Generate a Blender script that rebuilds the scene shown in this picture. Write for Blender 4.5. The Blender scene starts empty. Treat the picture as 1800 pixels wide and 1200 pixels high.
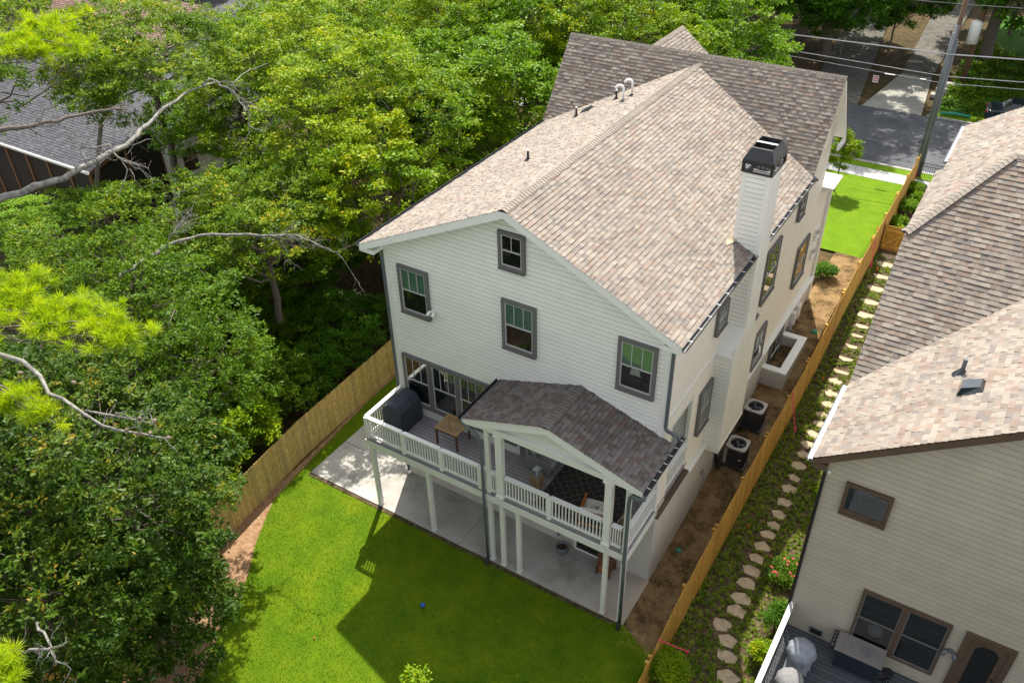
import bpy, bmesh, math, random
import numpy as np
from mathutils import Vector, Matrix
PI = math.pi
S = bpy.context.scene
# ------------------------------------------------------------------ camera, sky, sun, exposure
def rot_rows(yaw, pitch, roll):
    cy, sy, cp, sp = math.cos(yaw), math.sin(yaw), math.cos(pitch), math.sin(pitch)
    f = Vector((-sy*cp, cy*cp, -sp)); r = Vector((cy, sy, 0)); u = r.cross(f)
    cr, sr = math.cos(roll), math.sin(roll)
    return r*cr+u*sr, -r*sr+u*cr, f
cam = bpy.data.cameras.new('camera'); co = bpy.data.objects.new('camera', cam)
S.collection.objects.link(co); S.camera = co
r_, u_, f_ = rot_rows(0.57488712, 0.62855729, -0.02556546)
m = Matrix((r_, u_, -f_)).transposed().to_4x4(); m.translation = Vector((6.22028, -17.28160, 22.77775))
co.matrix_world = m
cam.sensor_width = 36.0; cam.lens = 1500.944/1800*36.0; cam.clip_start = .1; cam.clip_end = 2000
W = bpy.data.worlds.new('World'); S.world = W; W.use_nodes = True
nt = W.node_tree; bg = nt.nodes['Background']
sky = nt.nodes.new('ShaderNodeTexSky'); sky.sky_type = 'NISHITA'; sky.sun_disc = False
sky.sun_elevation = math.radians(55.2); sky.sun_rotation = math.radians(-27)
sky.air_density = 1.0; sky.dust_density = 1.5; sky.ozone_density = 1.0
hs = nt.nodes.new('ShaderNodeHueSaturation'); hs.inputs['Saturation'].default_value = .22; hs.inputs['Value'].default_value = 1.08; nt.links.new(sky.outputs[0], hs.inputs['Color'])
nt.links.new(hs.outputs[0], bg.inputs[0]); bg.inputs[1].default_value = 0.15
sl = bpy.data.lights.new('sun', 'SUN'); sl.energy = 4.2; sl.angle = math.radians(.53); sl.color = (1, .94, .83)
so = bpy.data.objects.new('sun', sl); S.collection.objects.link(so)
so.rotation_euler = Vector((.275, -.62, -1)).to_track_quat('-Z', 'Y').to_euler()
S.view_settings.view_transform = 'Standard'; S.view_settings.look = 'None'
S.view_settings.exposure = 1.0; S.view_settings.gamma = 1
S.render.engine = 'CYCLES'
S.cycles.max_bounces = 6; S.cycles.diffuse_bounces = 3; S.cycles.glossy_bounces = 3
S.cycles.transmission_bounces = 3; S.cycles.transparent_max_bounces = 8
S.cycles.use_denoising = True

# ------------------------------------------------------------------ node helpers
def newmat(name):
    mt = bpy.data.materials.new(name); mt.use_nodes = True
    n = mt.node_tree; b = n.nodes['Principled BSDF']
    return mt, n, b
def N(n, t, **kw):
    x = n.nodes.new(t)
    for k, v in kw.items():
        if k.startswith('i_'):
            x.inputs[k[2:].replace('_', ' ')].default_value = v
        else: setattr(x, k, v)
    return x
def L(n, a, b): n.links.new(a, b)
def ramp(n, fac, stops, interp='LINEAR'):
    r = n.nodes.new('ShaderNodeValToRGB'); e = r.color_ramp; e.interpolation = interp
    while len(e.elements) > 1: e.elements.remove(e.elements[-1])
    e.elements[0].position = stops[0][0]; e.elements[0].color = (*stops[0][1], 1)
    for p, c in stops[1:]:
        q = e.elements.new(p); q.color = (*c, 1)
    if fac is not None: L(n, fac, r.inputs[0])
    return r
def noise(n, vec, scale, detail=4, rough=.6):
    x = N(n, 'ShaderNodeTexNoise'); x.inputs['Scale'].default_value = scale
    x.inputs['Detail'].default_value = detail; x.inputs['Roughness'].default_value = rough
    L(n, vec, x.inputs['Vector']); return x
def posn(n): return N(n, 'ShaderNodeNewGeometry').outputs['Position']
def bump(n, b, h, dist, strength=1):
    x = N(n, 'ShaderNodeBump'); x.inputs['Distance'].default_value = dist; x.inputs['Strength'].default_value = strength
    L(n, h, x.inputs['Height']); L(n, x.outputs[0], b.inputs['Normal'])
def mixc(n, fac, a, b, mode='MIX'):
    x = N(n, 'ShaderNodeMix', data_type='RGBA', blend_type=mode)
    if isinstance(fac, float): x.inputs[0].default_value = fac
    else: L(n, fac, x.inputs[0])
    for s, i in ((a, 6), (b, 7)):
        if isinstance(s, tuple): x.inputs[i].default_value = (*s, 1)
        else: L(n, s, x.inputs[i])
    return x.outputs[2]
M = {}
def plain(name, col, rough=.6, var=.12, scale=3.0, metal=0, spec=.5, stretch=None, bmp=0, lap_shade=None):
    mt, n, b = newmat(name)
    p = posn(n)
    if stretch:
        mp = N(n, 'ShaderNodeMapping'); mp.inputs['Scale'].default_value = stretch; L(n, p, mp.inputs[0]); p = mp.outputs[0]
    z = noise(n, p, scale, 5)
    d = tuple(max(0, c*(1-var)) for c in col); u = tuple(min(1, c*(1+var)) for c in col)
    r = ramp(n, z.outputs[0], [(.3, d), (.7, u)])
    c = r.outputs[0]
    if lap_shade:  # faces of zero tone: shadow under each lap put into the colour
        a = N(n, 'ShaderNodeAttribute', attribute_name='tone'); k = ramp(n, a.outputs['Fac'], [(0, (lap_shade,)*3), (.04, (lap_shade,)*3), (.06, (.965,)*3), (1, (1.02,)*3)])
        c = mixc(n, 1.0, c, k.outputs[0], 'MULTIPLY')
    L(n, c, b.inputs['Base Color'])
    b.inputs['Roughness'].default_value = rough; b.inputs['Metallic'].default_value = metal
    b.inputs['Specular IOR Level'].default_value = spec
    if bmp: bump(n, b, z.outputs[0], bmp)
    M[name] = mt; return mt
plain('siding_white', (.80, .80, .735), .55, .05, .8, lap_shade=.46)
plain('siding_warm_bounce', (.86, .81, .72), .6, .03, 1.2, lap_shade=.82)  # same white siding, with warm bounced light mixed into its colour
plain('trim_white', (.78, .78, .73), .5, .03, 2)
plain('trim_grey', (.135, .13, .128), .6, .08, 4)
plain('rail_white', (.80, .80, .77), .45, .02, 3)
plain('taupe_siding', (.45, .405, .325), .6, .05, 1.5, lap_shade=.42)
plain('brown_trim', (.10, .065, .042), .55, .15, 5)
plain('dark_metal', (.025, .028, .035), .35, .2, 6, spec=.6)
plain('downspout_grey', (.10, .12, .135), .35, .08, 3)
plain('galvanised', (.34, .36, .40), .35, .2, 6, metal=.5)
plain('cap_black', (.022, .022, .027), .4, .15, 5)
plain('steel', (.75, .75, .78), .2, .05, 4, metal=1)
plain('white_plastic', (.80, .80, .78), .35, .03, 4)
plain('charcoal_fabric', (.035, .042, .055), .85, .25, 9, bmp=.01)
plain('silver_fabric', (.25, .27, .31), .6, .2, 5, bmp=.02)
plain('grey_fabric', (.20, .20, .20), .9, .15, 12, bmp=.01)
plain('blind_green', (.19, .34, .28), .7, .08, 6)
plain('cushion_cream', (.62, .60, .55), .9, .06, 8, bmp=.01)
plain('cushion_grey', (.30, .31, .32), .9, .08, 8, bmp=.01)
plain('teak', (.42, .27, .12), .55, .2, 14, stretch=(8, 1, 1))
plain('teak_dark', (.13, .055, .025), .5, .25, 10)
plain('orange_wood', (.33, .13, .035), .5, .2, 12)
plain('crate_wood', (.25, .19, .10), .75, .25, 10)
plain('glass_dark', (.012, .014, .014), .05, .1, 3, spec=.8)
plain('interior', (.012, .011, .010), .9, .2, 3)
plain('stone_tan', (.42, .335, .225), .85, .22, 6, bmp=.02)
plain('granite', (.20, .18, .17), .25, .35, 40)
plain('ac_cream', (.36, .34, .30), .45, .04, 4)
plain('ac_dark', (.045, .043, .042), .55, .2, 6)
plain('ac_fin', (.02, .02, .022), .6, .2, 6)
plain('planter_glaze', (.11, .14, .17), .35, .25, 9)
plain('pink_tape', (.85, .03, .16), .5, .05, 4)
plain('orange_tape', (.85, .13, .03), .5, .05, 4)
plain('stake_wood', (.45, .27, .06), .7, .15, 8)
plain('blue_plastic', (.01, .10, .42), .3, .1, 4)
plain('green_plastic', (.02, .22, .14), .5, .1, 4)
plain('red_paint', (.45, .02, .02), .45, .1, 4)
plain('pole_metal', (.13, .145, .16), .4, .12, 2, metal=.3)
plain('pole_wood', (.13, .075, .045), .85, .25, 4, stretch=(6, 6, .6))
plain('wire', (.42, .42, .46), .4, .1, 3)
plain('iron', (.015, .015, .017), .4, .2, 5)
plain('car_dark', (.012, .02, .028), .12, .2, 3, spec=.8)
plain('car_blue', (.02, .06, .12), .12, .2, 3, spec=.8)
plain('tyre', (.02, .02, .02), .9, .2, 6)
plain('window_sash', (.46, .46, .45), .45, .03, 4)
plain('cone_brown', (.22, .16, .12), .85, .3, 12)
plain('bark', (.14, .115, .095), .9, .35, 5, stretch=(3, 3, .8), bmp=.03)
plain('bark_pale', (.19, .18, .16), .85, .65, 7, bmp=.03)
plain('stem_brown', (.12, .08, .05), .9, .3, 6)
plain('cedar_post', (.20, .10, .045), .7, .2, 6, stretch=(4, 4, .5))
plain('screen_dark', (.03, .022, .018), .8, .2, 5)
plain('flower_pink', (.70, .06, .12), .6, .15, 9)
plain('gable_greenwhite', (.70, .71, .64), .55, .03, 1.5)
plain('rim_white', (.74, .74, .70), .5, .04, 3)
# deck boards: grey composite, seams along X
def boards(name, col, w, axis, gap=.02, var=.18):
    mt, n, b = newmat(name); p = posn(n); s = N(n, 'ShaderNodeSeparateXYZ'); L(n, p, s.inputs[0])
    q = N(n, 'ShaderNodeMath', operation='DIVIDE'); L(n, s.outputs[axis], q.inputs[0]); q.inputs[1].default_value = w
    fl = N(n, 'ShaderNodeMath', operation='FLOOR'); L(n, q.outputs[0], fl.inputs[0])
    fr = N(n, 'ShaderNodeMath', operation='FRACT'); L(n, q.outputs[0], fr.inputs[0])
    wn = N(n, 'ShaderNodeTexWhiteNoise', noise_dimensions='1D'); L(n, fl.outputs[0], wn.inputs['W'])
    r = ramp(n, wn.outputs[0], [(0, tuple(c*(1-var) for c in col)), (1, tuple(c*(1+var) for c in col))])
    ed = N(n, 'ShaderNodeMath', operation='GREATER_THAN'); L(n, fr.outputs[0], ed.inputs[0]); ed.inputs[1].default_value = 1-gap/w
    c = mixc(n, ed.outputs[0], r.outputs[0], tuple(x*.22 for x in col))
    z = noise(n, p, 5); c = mixc(n, .35, c, ramp(n, z.outputs[0], [(.3, (.55,)*3), (.7, (1,)*3)]).outputs[0], 'MULTIPLY')
    L(n, c, b.inputs['Base Color']); b.inputs['Roughness'].default_value = .6; M[name] = mt
boards('deck_grey', (.34, .325, .34), .14, 1)
boards('deck_dark', (.085, .095, .11), .14, 1)
# tone-attribute materials (tone is stored per face)
def tonemat(name, stops, rough=.85, interp='CONSTANT', grain=40., gamt=.25, bmp=0, blotch=0.):
    mt, n, b = newmat(name); a = N(n, 'ShaderNodeAttribute', attribute_name='tone')
    r = ramp(n, a.outputs['Fac'], stops, interp); c = r.outputs[0]; p = posn(n)
    z = noise(n, p, grain, 3, .7)
    c = mixc(n, gamt, c, ramp(n, z.outputs[0], [(.3, (.35,)*3), (.7, (1.4,)*3)]).outputs[0], 'MULTIPLY')
    if blotch:
        z2 = noise(n, p, .9, 4, .6); c = mixc(n, blotch, c, ramp(n, z2.outputs[0], [(.35, (.6,)*3), (.65, (1.15,)*3)]).outputs[0], 'MULTIPLY')
    L(n, c, b.inputs['Base Color']); b.inputs['Roughness'].default_value = rough
    if bmp: bump(n, b, z.outputs[0], bmp)
    M[name] = mt
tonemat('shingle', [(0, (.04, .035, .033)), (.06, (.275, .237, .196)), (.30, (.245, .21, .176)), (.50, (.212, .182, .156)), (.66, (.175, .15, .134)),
                    (.76, (.24, .184, .146)), (.90, (.20, .150, .119))], grain=60, gamt=.35, blotch=.32)
tonemat('shingle_dark', [(0, (.02, .02, .02)), (.06, (.06, .062, .075)), (.4, (.045, .047, .058)), (.7, (.08, .08, .095))], grain=60, gamt=.3)
tonemat('shingle_porch_shaded', [(0, (.028, .024, .024)), (.06, (.175, .155, .14)), (.28, (.15, .132, .12)), (.50, (.125, .108, .10)), (.68, (.10, .085, .08)),
                    (.78, (.135, .095, .08)), (.90, (.11, .078, .068))], grain=60, gamt=.35, blotch=.32)  # darker copy of the roof shingle, porch roof shade put into the colour
tonemat('shingle_red', [(0, (.03, .02, .02)), (.06, (.20, .12, .10)), (.4, (.16, .09, .08)), (.7, (.24, .15, .12))], grain=60, gamt=.3)
tonemat('fence_wood', [(0, (.52, .27, .045)), (.5, (.62, .36, .07)), (1, (.44, .22, .04))], rough=.75, interp='LINEAR', grain=6, gamt=.45)
tonemat('fence_weathered', [(0, (.42, .28, .08)), (.5, (.52, .37, .12)), (1, (.36, .25, .09))], rough=.8, interp='LINEAR', grain=6, gamt=.5)
# painted brick
def brick(name, col):
    mt, n, b = newmat(name); p = posn(n); s = N(n, 'ShaderNodeSeparateXYZ'); L(n, p, s.inputs[0])
    ad = N(n, 'ShaderNodeMath', operation='ADD'); L(n, s.outputs[0], ad.inputs[0]); L(n, s.outputs[1], ad.inputs[1])
    cb = N(n, 'ShaderNodeCombineXYZ'); L(n, ad.outputs[0], cb.inputs[0]); L(n, s.outputs[2], cb.inputs[1])
    t = N(n, 'ShaderNodeTexBrick'); L(n, cb.outputs[0], t.inputs[0]); t.inputs['Scale'].default_value = 1
    t.inputs['Brick Width'].default_value = .21; t.inputs['Row Height'].default_value = .075; t.inputs['Mortar Size'].default_value = .009
    t.inputs['Mortar Smooth'].default_value = .3
    t.inputs['Color1'].default_value = (*col, 1); t.inputs['Color2'].default_value = (*[c*.93 for c in col], 1)
    t.inputs['Mortar'].default_value = (*[c*.80 for c in col], 1)
    z = noise(n, p, 2.5); c = mixc(n, .3, t.outputs[0], ramp(n, z.outputs[0], [(.35, (.8,)*3), (.65, (1.05,)*3)]).outputs[0], 'MULTIPLY')
    L(n, c, b.inputs['Base Color']); b.inputs['Roughness'].default_value = .7
    iv = N(n, 'ShaderNodeMath', operation='SUBTRACT'); iv.inputs[0].default_value = 1; L(n, t.outputs['Fac'], iv.inputs[1])
    bump(n, b, iv.outputs[0], .012); M[name] = mt
brick('brick_white', (.70, .67, .61))
def ground(name, stops, sc=1.5, fine=25., bmp=.02, stops2=None, sc2=.5, rough=.95):
    mt, n, b = newmat(name); p = posn(n)
    z = noise(n, p, sc, 8, .7); r = ramp(n, z.outputs[0], stops).outputs[0]
    z3 = noise(n, p, fine, 3, .7)
    c = mixc(n, .6, r, ramp(n, z3.outputs[0], [(.3, (.45,)*3), (.7, (1.3,)*3)]).outputs[0], 'MULTIPLY')
    if stops2:
        z2 = noise(n, p, sc2, 3, .5); c = mixc(n, .7, c, ramp(n, z2.outputs[0], stops2).outputs[0], 'MULTIPLY')
    L(n, c, b.inputs['Base Color']); b.inputs['Roughness'].default_value = rough
    b.inputs['Specular IOR Level'].default_value = .2
    bump(n, b, z3.outputs[0], bmp); M[name] = mt
ground('lawn_green', [(.25, (.062, .138, .001)), (.5, (.102, .183, .0015)), (.75, (.155, .212, .004))], 1.1, 70, .02, [(.3, (.75, .84, .82)), (.65, (1.16, 1.05, 1))], .55)
ground('lawn_front', [(.25, (.09, .19, .001)), (.5, (.125, .23, .002)), (.75, (.165, .26, .006))], 1.4, 30, .03)
ground('dirt', [(.30, (.05, .032, .017)), (.42, (.16, .10, .045)), (.54, (.37, .235, .11)), (.75, (.54, .39, .21))], 1.3, 22, .12)
ground('mulch', [(.3, (.23, .12, .06)), (.5, (.40, .24, .135)), (.7, (.52, .35, .22))], 4, 35, .05)
ground('leaf_litter', [(.3, (.05, .045, .015)), (.5, (.10, .07, .03)), (.7, (.19, .11, .055))], 3, 20, .05, [(.35, (.6, .7, .6)), (.65, (1.1, 1, 1))], .4)
ground('bed_soil', [(.3, (.045, .036, .02)), (.5, (.11, .08, .045)), (.7, (.24, .18, .11))], 5, 35, .05)
ground('asphalt', [(.3, (.09, .093, .105)), (.7, (.135, .138, .15))], 1.2, 60, .01, [(.35, (.75,)*3), (.7, (1.2,)*3)], .4)
ground('driveway_concrete', [(.3, (.30, .29, .26)), (.7, (.42, .41, .37))], 1.5, 50, .01, [(.35, (.75,)*3), (.7, (1.1,)*3)], .5)
ground('driveway_gravel', [(.3, (.10, .095, .085)), (.7, (.20, .19, .165))], 2, 30, .02, [(.35, (.7,)*3), (.7, (1.1,)*3)], .5)
ground('sidewalk_concrete', [(.3, (.42, .42, .41)), (.7, (.50, .50, .49))], 1.5, 60, .005)
ground('ivy_ground', [(.3, (.04, .13, .012)), (.6, (.08, .2, .015)), (.8, (.13, .26, .02))], 3, 20, .08)
ground('canopy_floor', [(.3, (.02, .03, .01)), (.6, (.04, .05, .018)), (.8, (.08, .06, .03))], 2, 12, .1)
# patio concrete
def patio(name):
    mt, n, b = newmat(name); p = posn(n)
    z = noise(n, p, .55, 6, .65); r = ramp(n, z.outputs[0], [(.3, (.22, .205, .18)), (.48, (.39, .375, .345)), (.7, (.50, .49, .46))]).outputs[0]
    z2 = noise(n, p, 60, 2); c = mixc(n, .2, r, ramp(n, z2.outputs[0], [(.3, (.7,)*3), (.7, (1.1,)*3)]).outputs[0], 'MULTIPLY')
    s = N(n, 'ShaderNodeSeparateXYZ'); L(n, p, s.inputs[0])
    st = N(n, 'ShaderNodeMapRange'); L(n, s.outputs[0], st.inputs[0]); st.inputs[1].default_value = -1.6; st.inputs[2].default_value = .3
    z3 = noise(n, p, 1.6, 5); mu = N(n, 'ShaderNodeMath', operation='MULTIPLY'); L(n, st.outputs[0], mu.inputs[0]); L(n, z3.outputs[0], mu.inputs[1])
    c = mixc(n, mu.outputs[0], c, (.44, .30, .17)); L(n, c, b.inputs['Base Color']); b.inputs['Roughness'].default_value = .8; M[name] = mt
patio('patio_concrete')
def glass():
    mt, n, b = newmat('window_glass'); n.nodes.remove(b); o = n.nodes['Material Output']
    t = N(n, 'ShaderNodeBsdfTransparent'); t.inputs[0].default_value = (.82, .86, .84, 1)
    g = N(n, 'ShaderNodeBsdfGlossy'); g.inputs['Roughness'].default_value = .015
    z = noise(n, posn(n), 1.3, 2); bp = N(n, 'ShaderNodeBump'); bp.inputs['Distance'].default_value = .01; bp.inputs['Strength'].default_value = .3
    L(n, z.outputs[0], bp.inputs['Height']); L(n, bp.outputs[0], g.inputs['Normal'])
    f = N(n, 'ShaderNodeLayerWeight'); f.inputs[0].default_value = .5
    pw = N(n, 'ShaderNodeMath', operation='POWER'); L(n, f.outputs['Facing'], pw.inputs[0]); pw.inputs[1].default_value = 4.
    ad = N(n, 'ShaderNodeMath', operation='MULTIPLY_ADD'); L(n, pw.outputs[0], ad.inputs[0]); ad.inputs[1].default_value = .8; ad.inputs[2].default_value = .12
    mx = N(n, 'ShaderNodeMixShader'); L(n, ad.outputs[0], mx.inputs[0]); L(n, t.outputs[0], mx.inputs[1]); L(n, g.outputs[0], mx.inputs[2])
    L(n, mx.outputs[0], o.inputs[0]); M['window_glass'] = mt
glass()
def leafmat(name, stops, trans=.35, gloss=.25, hue=0):
    mt, n, b = newmat(name); o = n.nodes['Material Output']; stops = [(p, (c[0]*1.1, c[1]*1.1, c[2])) for p, c in stops]
    a = N(n, 'ShaderNodeAttribute', attribute_name='tone'); r = ramp(n, a.outputs['Fac'], stops)
    L(n, r.outputs[0], b.inputs['Base Color']); b.inputs['Roughness'].default_value = .5; b.inputs['Specular IOR Level'].default_value = gloss
    t = N(n, 'ShaderNodeBsdfTranslucent'); c = mixc(n, 1.0, r.outputs[0], (1.5, 1.35, .5), 'MULTIPLY'); L(n, c, t.inputs[0])
    mx = N(n, 'ShaderNodeMixShader'); mx.inputs[0].default_value = trans; L(n, b.outputs[0], mx.inputs[1]); L(n, t.outputs[0], mx.inputs[2])
    L(n, mx.outputs[0], o.inputs[0]); M[name] = mt
leafmat('leaf_locust', [(0, (.052, .125, .003)), (.4, (.13, .235, .004)), (.75, (.26, .345, .006)), (1, (.42, .39, .010))], trans=.30, gloss=.15)
leafmat('leaf_bright', [(0, (.045, .12, .003)), (.5, (.11, .225, .004)), (1, (.23, .33, .006))], trans=.30, gloss=.15)
leafmat('leaf_oak', [(0, (.018, .052, .005)), (.5, (.042, .092, .006)), (.8, (.085, .14, .008)), (1, (.28, .20, .012))], gloss=.2, trans=.3)
leafmat('leaf_oak_yellow', [(0, (.038, .095, .004)), (.5, (.10, .185, .005)), (.8, (.20, .28, .008)), (1, (.44, .32, .015))], trans=.30, gloss=.18)
leafmat('leaf_under', [(0, (.036, .092, .004)), (.5, (.078, .155, .005)), (1, (.15, .235, .007))], trans=.30, gloss=.15)
leafmat('leaf_dark', [(0, (.03, .095, .006)), (.5, (.06, .155, .008)), (1, (.11, .22, .010))], gloss=.15)
leafmat('needle', [(0, (.14, .25, .006)), (.5, (.27, .40, .008)), (1, (.40, .48, .015))], trans=.4)
leafmat('grass_blade', [(0, (.062, .140, .001)), (.5, (.106, .186, .0015)), (1, (.175, .22, .005))], trans=.3, gloss=.1)
leafmat('tuft', [(0, (.05, .13, .008)), (.5, (.14, .24, .015)), (1, (.32, .36, .05))], trans=.25, gloss=.3)

# ------------------------------------------------------------------ mesh builder
LOC = {}
class MB:
    def __init__(s): s.v = []; s.f = []; s.m = []; s.t = []; s.mats = []; s.cur = 0
    def mat(s, k):
        if k not in s.mats: s.mats.append(k)
        s.cur = s.mats.index(k); return s
    def face(s, pts, tone=.5):
        i = len(s.v); s.v += [tuple(p) for p in pts]; s.f.append(tuple(range(i, i+len(pts)))); s.m.append(s.cur); s.t.append(tone); return s
    def mesh(s, vs, fs, tone=.5):
        i = len(s.v); s.v += [tuple(p) for p in vs]
        for f in fs: s.f.append(tuple(i+k for k in f)); s.m.append(s.cur); s.t.append(tone)
        return s
    def box(s, x0, x1, y0, y1, z0, z1, tone=.5):
        v = [(x, y, z) for z in (z0, z1) for y in (y0, y1) for x in (x0, x1)]
        return s.mesh(v, [(0, 2, 3, 1), (4, 5, 7, 6), (0, 1, 5, 4), (2, 6, 7, 3), (0, 4, 6, 2), (1, 3, 7, 5)], tone)
    def beam(s, p, q, w, h, up=(0, 0, 1), tone=.5):
        p, q, up = Vector(p), Vector(q), Vector(up); d = (q-p).normalized(); r = d.cross(up)
        if r.length < 1e-4: r = d.cross(Vector((0, 1, 0)))
        r.normalize(); u = r.cross(d); v = []
        for c in (p, q):
            for a, b in ((-1, -1), (1, -1), (1, 1), (-1, 1)): v.append(c+r*a*w/2+u*b*h/2)
        return s.mesh(v, [(3, 2, 1, 0), (4, 5, 6, 7), (0, 1, 5, 4), (1, 2, 6, 5), (2, 3, 7, 6), (3, 0, 4, 7)], tone)
    def tube(s, path, radii, n=8, cap=True, tone=.5):
        path = [Vector(p) for p in path]
        if not hasattr(radii, '__len__'): radii = [radii]*len(path)
        rings = []; ref = None
        for i, p in enumerate(path):
            d = (path[min(i+1, len(path)-1)]-path[max(i-1, 0)]).normalized()
            if ref is None: ref = d.orthogonal().normalized()
            ref = (ref-d*ref.dot(d)); ref = ref.normalized() if ref.length > 1e-5 else d.orthogonal().normalized()
            b = d.cross(ref); rings.append([p+(ref*math.cos(2*PI*k/n)+b*math.sin(2*PI*k/n))*radii[i] for k in range(n)])
        v = [q for r in rings for q in r]; f = []
        for i in range(len(path)-1):
            for k in range(n): f.append((i*n+k, i*n+(k+1) % n, (i+1)*n+(k+1) % n, (i+1)*n+k))
        if cap: f.append(tuple(range(n))[::-1]); f.append(tuple((len(path)-1)*n+k for k in range(n)))
        return s.mesh(v, f, tone)
    def lathe(s, c, prof, n=20, tone=.5, wob=None):
        v = []; f = []
        for i, (r, z) in enumerate(prof):
            for k in range(n):
                a = 2*PI*k/n; rr = r*(1+(wob(a, z) if wob else 0)); v.append((c[0]+rr*math.cos(a), c[1]+rr*math.sin(a), c[2]+z))
        for i in range(len(prof)-1):
            for k in range(n): f.append((i*n+k, i*n+(k+1) % n, (i+1)*n+(k+1) % n, (i+1)*n+k))
        return s.mesh(v, f, tone)
    def prism(s, pts, vec, tone=.5):
        vec = Vector(vec); a = [Vector(p) for p in pts]; b = [p+vec for p in a]; n = len(a)
        return s.mesh(a+b, [tuple(range(n))[::-1], tuple(range(n, 2*n))]+[(i, (i+1) % n, n+(i+1) % n, n+i) for i in range(n)], tone)
    def build(s, name, mat=None, parent=None, smooth=False, label=None, bevel=0):
        off = LOC.get(parent.name, Vector((0, 0, 0))) if parent else Vector((0, 0, 0))
        me = bpy.data.meshes.new(name)
        me.from_pydata([(x-off.x, y-off.y, z-off.z) for x, y, z in s.v], [], s.f)
        if s.mats:
            for k in s.mats: me.materials.append(M[k])
            me.polygons.foreach_set('material_index', s.m)
        else: me.materials.append(M[mat])
        at = me.attributes.new('tone', 'FLOAT', 'FACE'); at.data.foreach_set('value', s.t)
        if smooth: me.polygons.foreach_set('use_smooth', [True]*len(s.f))
        me.update(); o = bpy.data.objects.new(name, me); S.collection.objects.link(o)
        if parent: o.parent = parent
        LOC[o.name] = off if parent else Vector((0, 0, 0))
        if label: o['label'] = label
        if bevel:
            md = o.modifiers.new('bevel', 'BEVEL'); md.width = bevel; md.segments = 2; md.limit_method = 'ANGLE'
        return o
def thing(name, loc, label, cat, group=None):
    o = bpy.data.objects.new(name, None); S.collection.objects.link(o); o.location = loc; o.empty_display_size = .3
    LOC[o.name] = Vector(loc); return tag(o, label, cat, group)
def tag(o, label=None, cat=None, group=None, kind=None):
    if label: o['label'] = label
    if cat: o['category'] = cat
    if group: o['group'] = group
    if kind: o['kind'] = kind
    return o
def copy_tree(root, loc, rz=0, sc=1, label=None):
    r = root.copy(); S.collection.objects.link(r); r.location = loc; r.rotation_euler = (0, 0, rz)
    r.scale = (sc, sc, sc) if not hasattr(sc, '__len__') else sc
    if label: r['label'] = label
    def kids(a, b):
        for ch in list(a.children):
            c = ch.copy(); S.collection.objects.link(c); c.parent = b; kids(ch, c)
    kids(root, r); return r
rnd = random.Random(7)

# ------------------------------------------------------------------ ground height
def lerp_tab(t, y):
    if y <= t[0][0]: return t[0][1]
    for (a, b), (c, d) in zip(t, t[1:]):
        if y <= c: return b+(d-b)*(y-a)/(c-a)
    return t[-1][1]
T0 = [(1, 0), (3.2, .2), (5, .4), (8, .95), (10, 1.1), (15, 1.7), (19, 1.75), (31, 1.2)]
TN = [(0, -.3), (7, -.2), (14, 0), (18, .6), (26, 1.0), (32, 1.15), (34, 1.2)]
TL = [(4, 0), (30, 1.2)]
def g(x, y):
    a = lerp_tab(T0, y); b = lerp_tab(TN, y); c = lerp_tab(TL, y)
    if x < -9.6:
        h = c
        if x < -16: h -= .10*min(20, -16-x)*max(0, min(1, (30-y)/15))*.35
        return h
    if x < .1: return c+(a-c)*min(1, (x+9.6)/6) if y > 0 else 0
    t = max(0, min(1, (x-1.35)/.2))
    return a*(1-t)+b*t
def sheet(name, mat, ys, xl, xr, dz, nx=8, kind='structure', thick=0):
    b = MB(); rows = []
    for y in ys:
        l, r = (xl(y) if callable(xl) else xl), (xr(y) if callable(xr) else xr)
        rows.append([(l+(r-l)*k/nx, y) for k in range(nx+1)])
    v = [(x, y, g(x, y)+dz) for row in rows for x, y in row]
    f = [(i*(nx+1)+k, i*(nx+1)+k+1, (i+1)*(nx+1)+k+1, (i+1)*(nx+1)+k) for i in range(len(rows)-1) for k in range(nx)]
    b.mesh(v, f)
    if thick:
        n = len(rows)
        lo = [(x, y, z-thick) for x, y, z in v]; i0 = len(b.v); b.v += lo
        per = [k for k in range(nx+1)]+[i*(nx+1)+nx for i in range(1, n)]+[(n-1)*(nx+1)+k for k in range(nx-1, -1, -1)]+[i*(nx+1) for i in range(n-2, 0, -1)]
        for a, c in zip(per, per[1:]+per[:1]): b.f.append((c, a, a+i0, c+i0)); b.m.append(0); b.t.append(.5)
    o = b.build(name, mat, smooth=not thick); o['kind'] = kind; return o
def fr(a, b, n): return [a+(b-a)*i/n for i in range(n+1)]
def poly_x(pts):
    return lambda y: lerp_tab(pts, y)
# base terrain
b = MB(); xs = [-160, -110, -80, -60, -45, -36, -30, -25, -20, -16, -13, -11, -9.6, -7, -3.6, -1, .1, .5, 1, 1.35, 1.55, 2.5, 5, 10, 20, 40, 80, 160]
ysg = [-80, -40, -20, -10, -5, -2, 0]+[i for i in range(1, 36)]+[40, 50, 60, 80, 110, 150, 220, 400]
v = [(x, y, g(x, y)-.09) for y in ysg for x in xs]; nx = len(xs)
b.mesh(v, [(i*nx+k, i*nx+k+1, (i+1)*nx+k+1, (i+1)*nx+k) for i in range(len(ysg)-1) for k in range(nx-1)])
gd = b.build('ground', 'leaf_litter', smooth=True); gd['kind'] = 'structure'
lawn_left = poly_x([(-30, -9.5), (-14, -9.0), (-10.2, -9.7), (-8.4, -10.6), (-7.2, -11.05), (-6.4, -11.5), (-5.6, -12.1), (-3.7, -13.1), (-1.5, -13.35), (2.66, -13.75), (6, -13.8)])
lawn_right = poly_x([(-30, 1.34), (-2.8, 1.34), (-2.3, .95), (-1.98, .15), (-1.9, .12), (-1.88, -9.2), (0, -9.2), (6, -9.2)])
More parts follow.
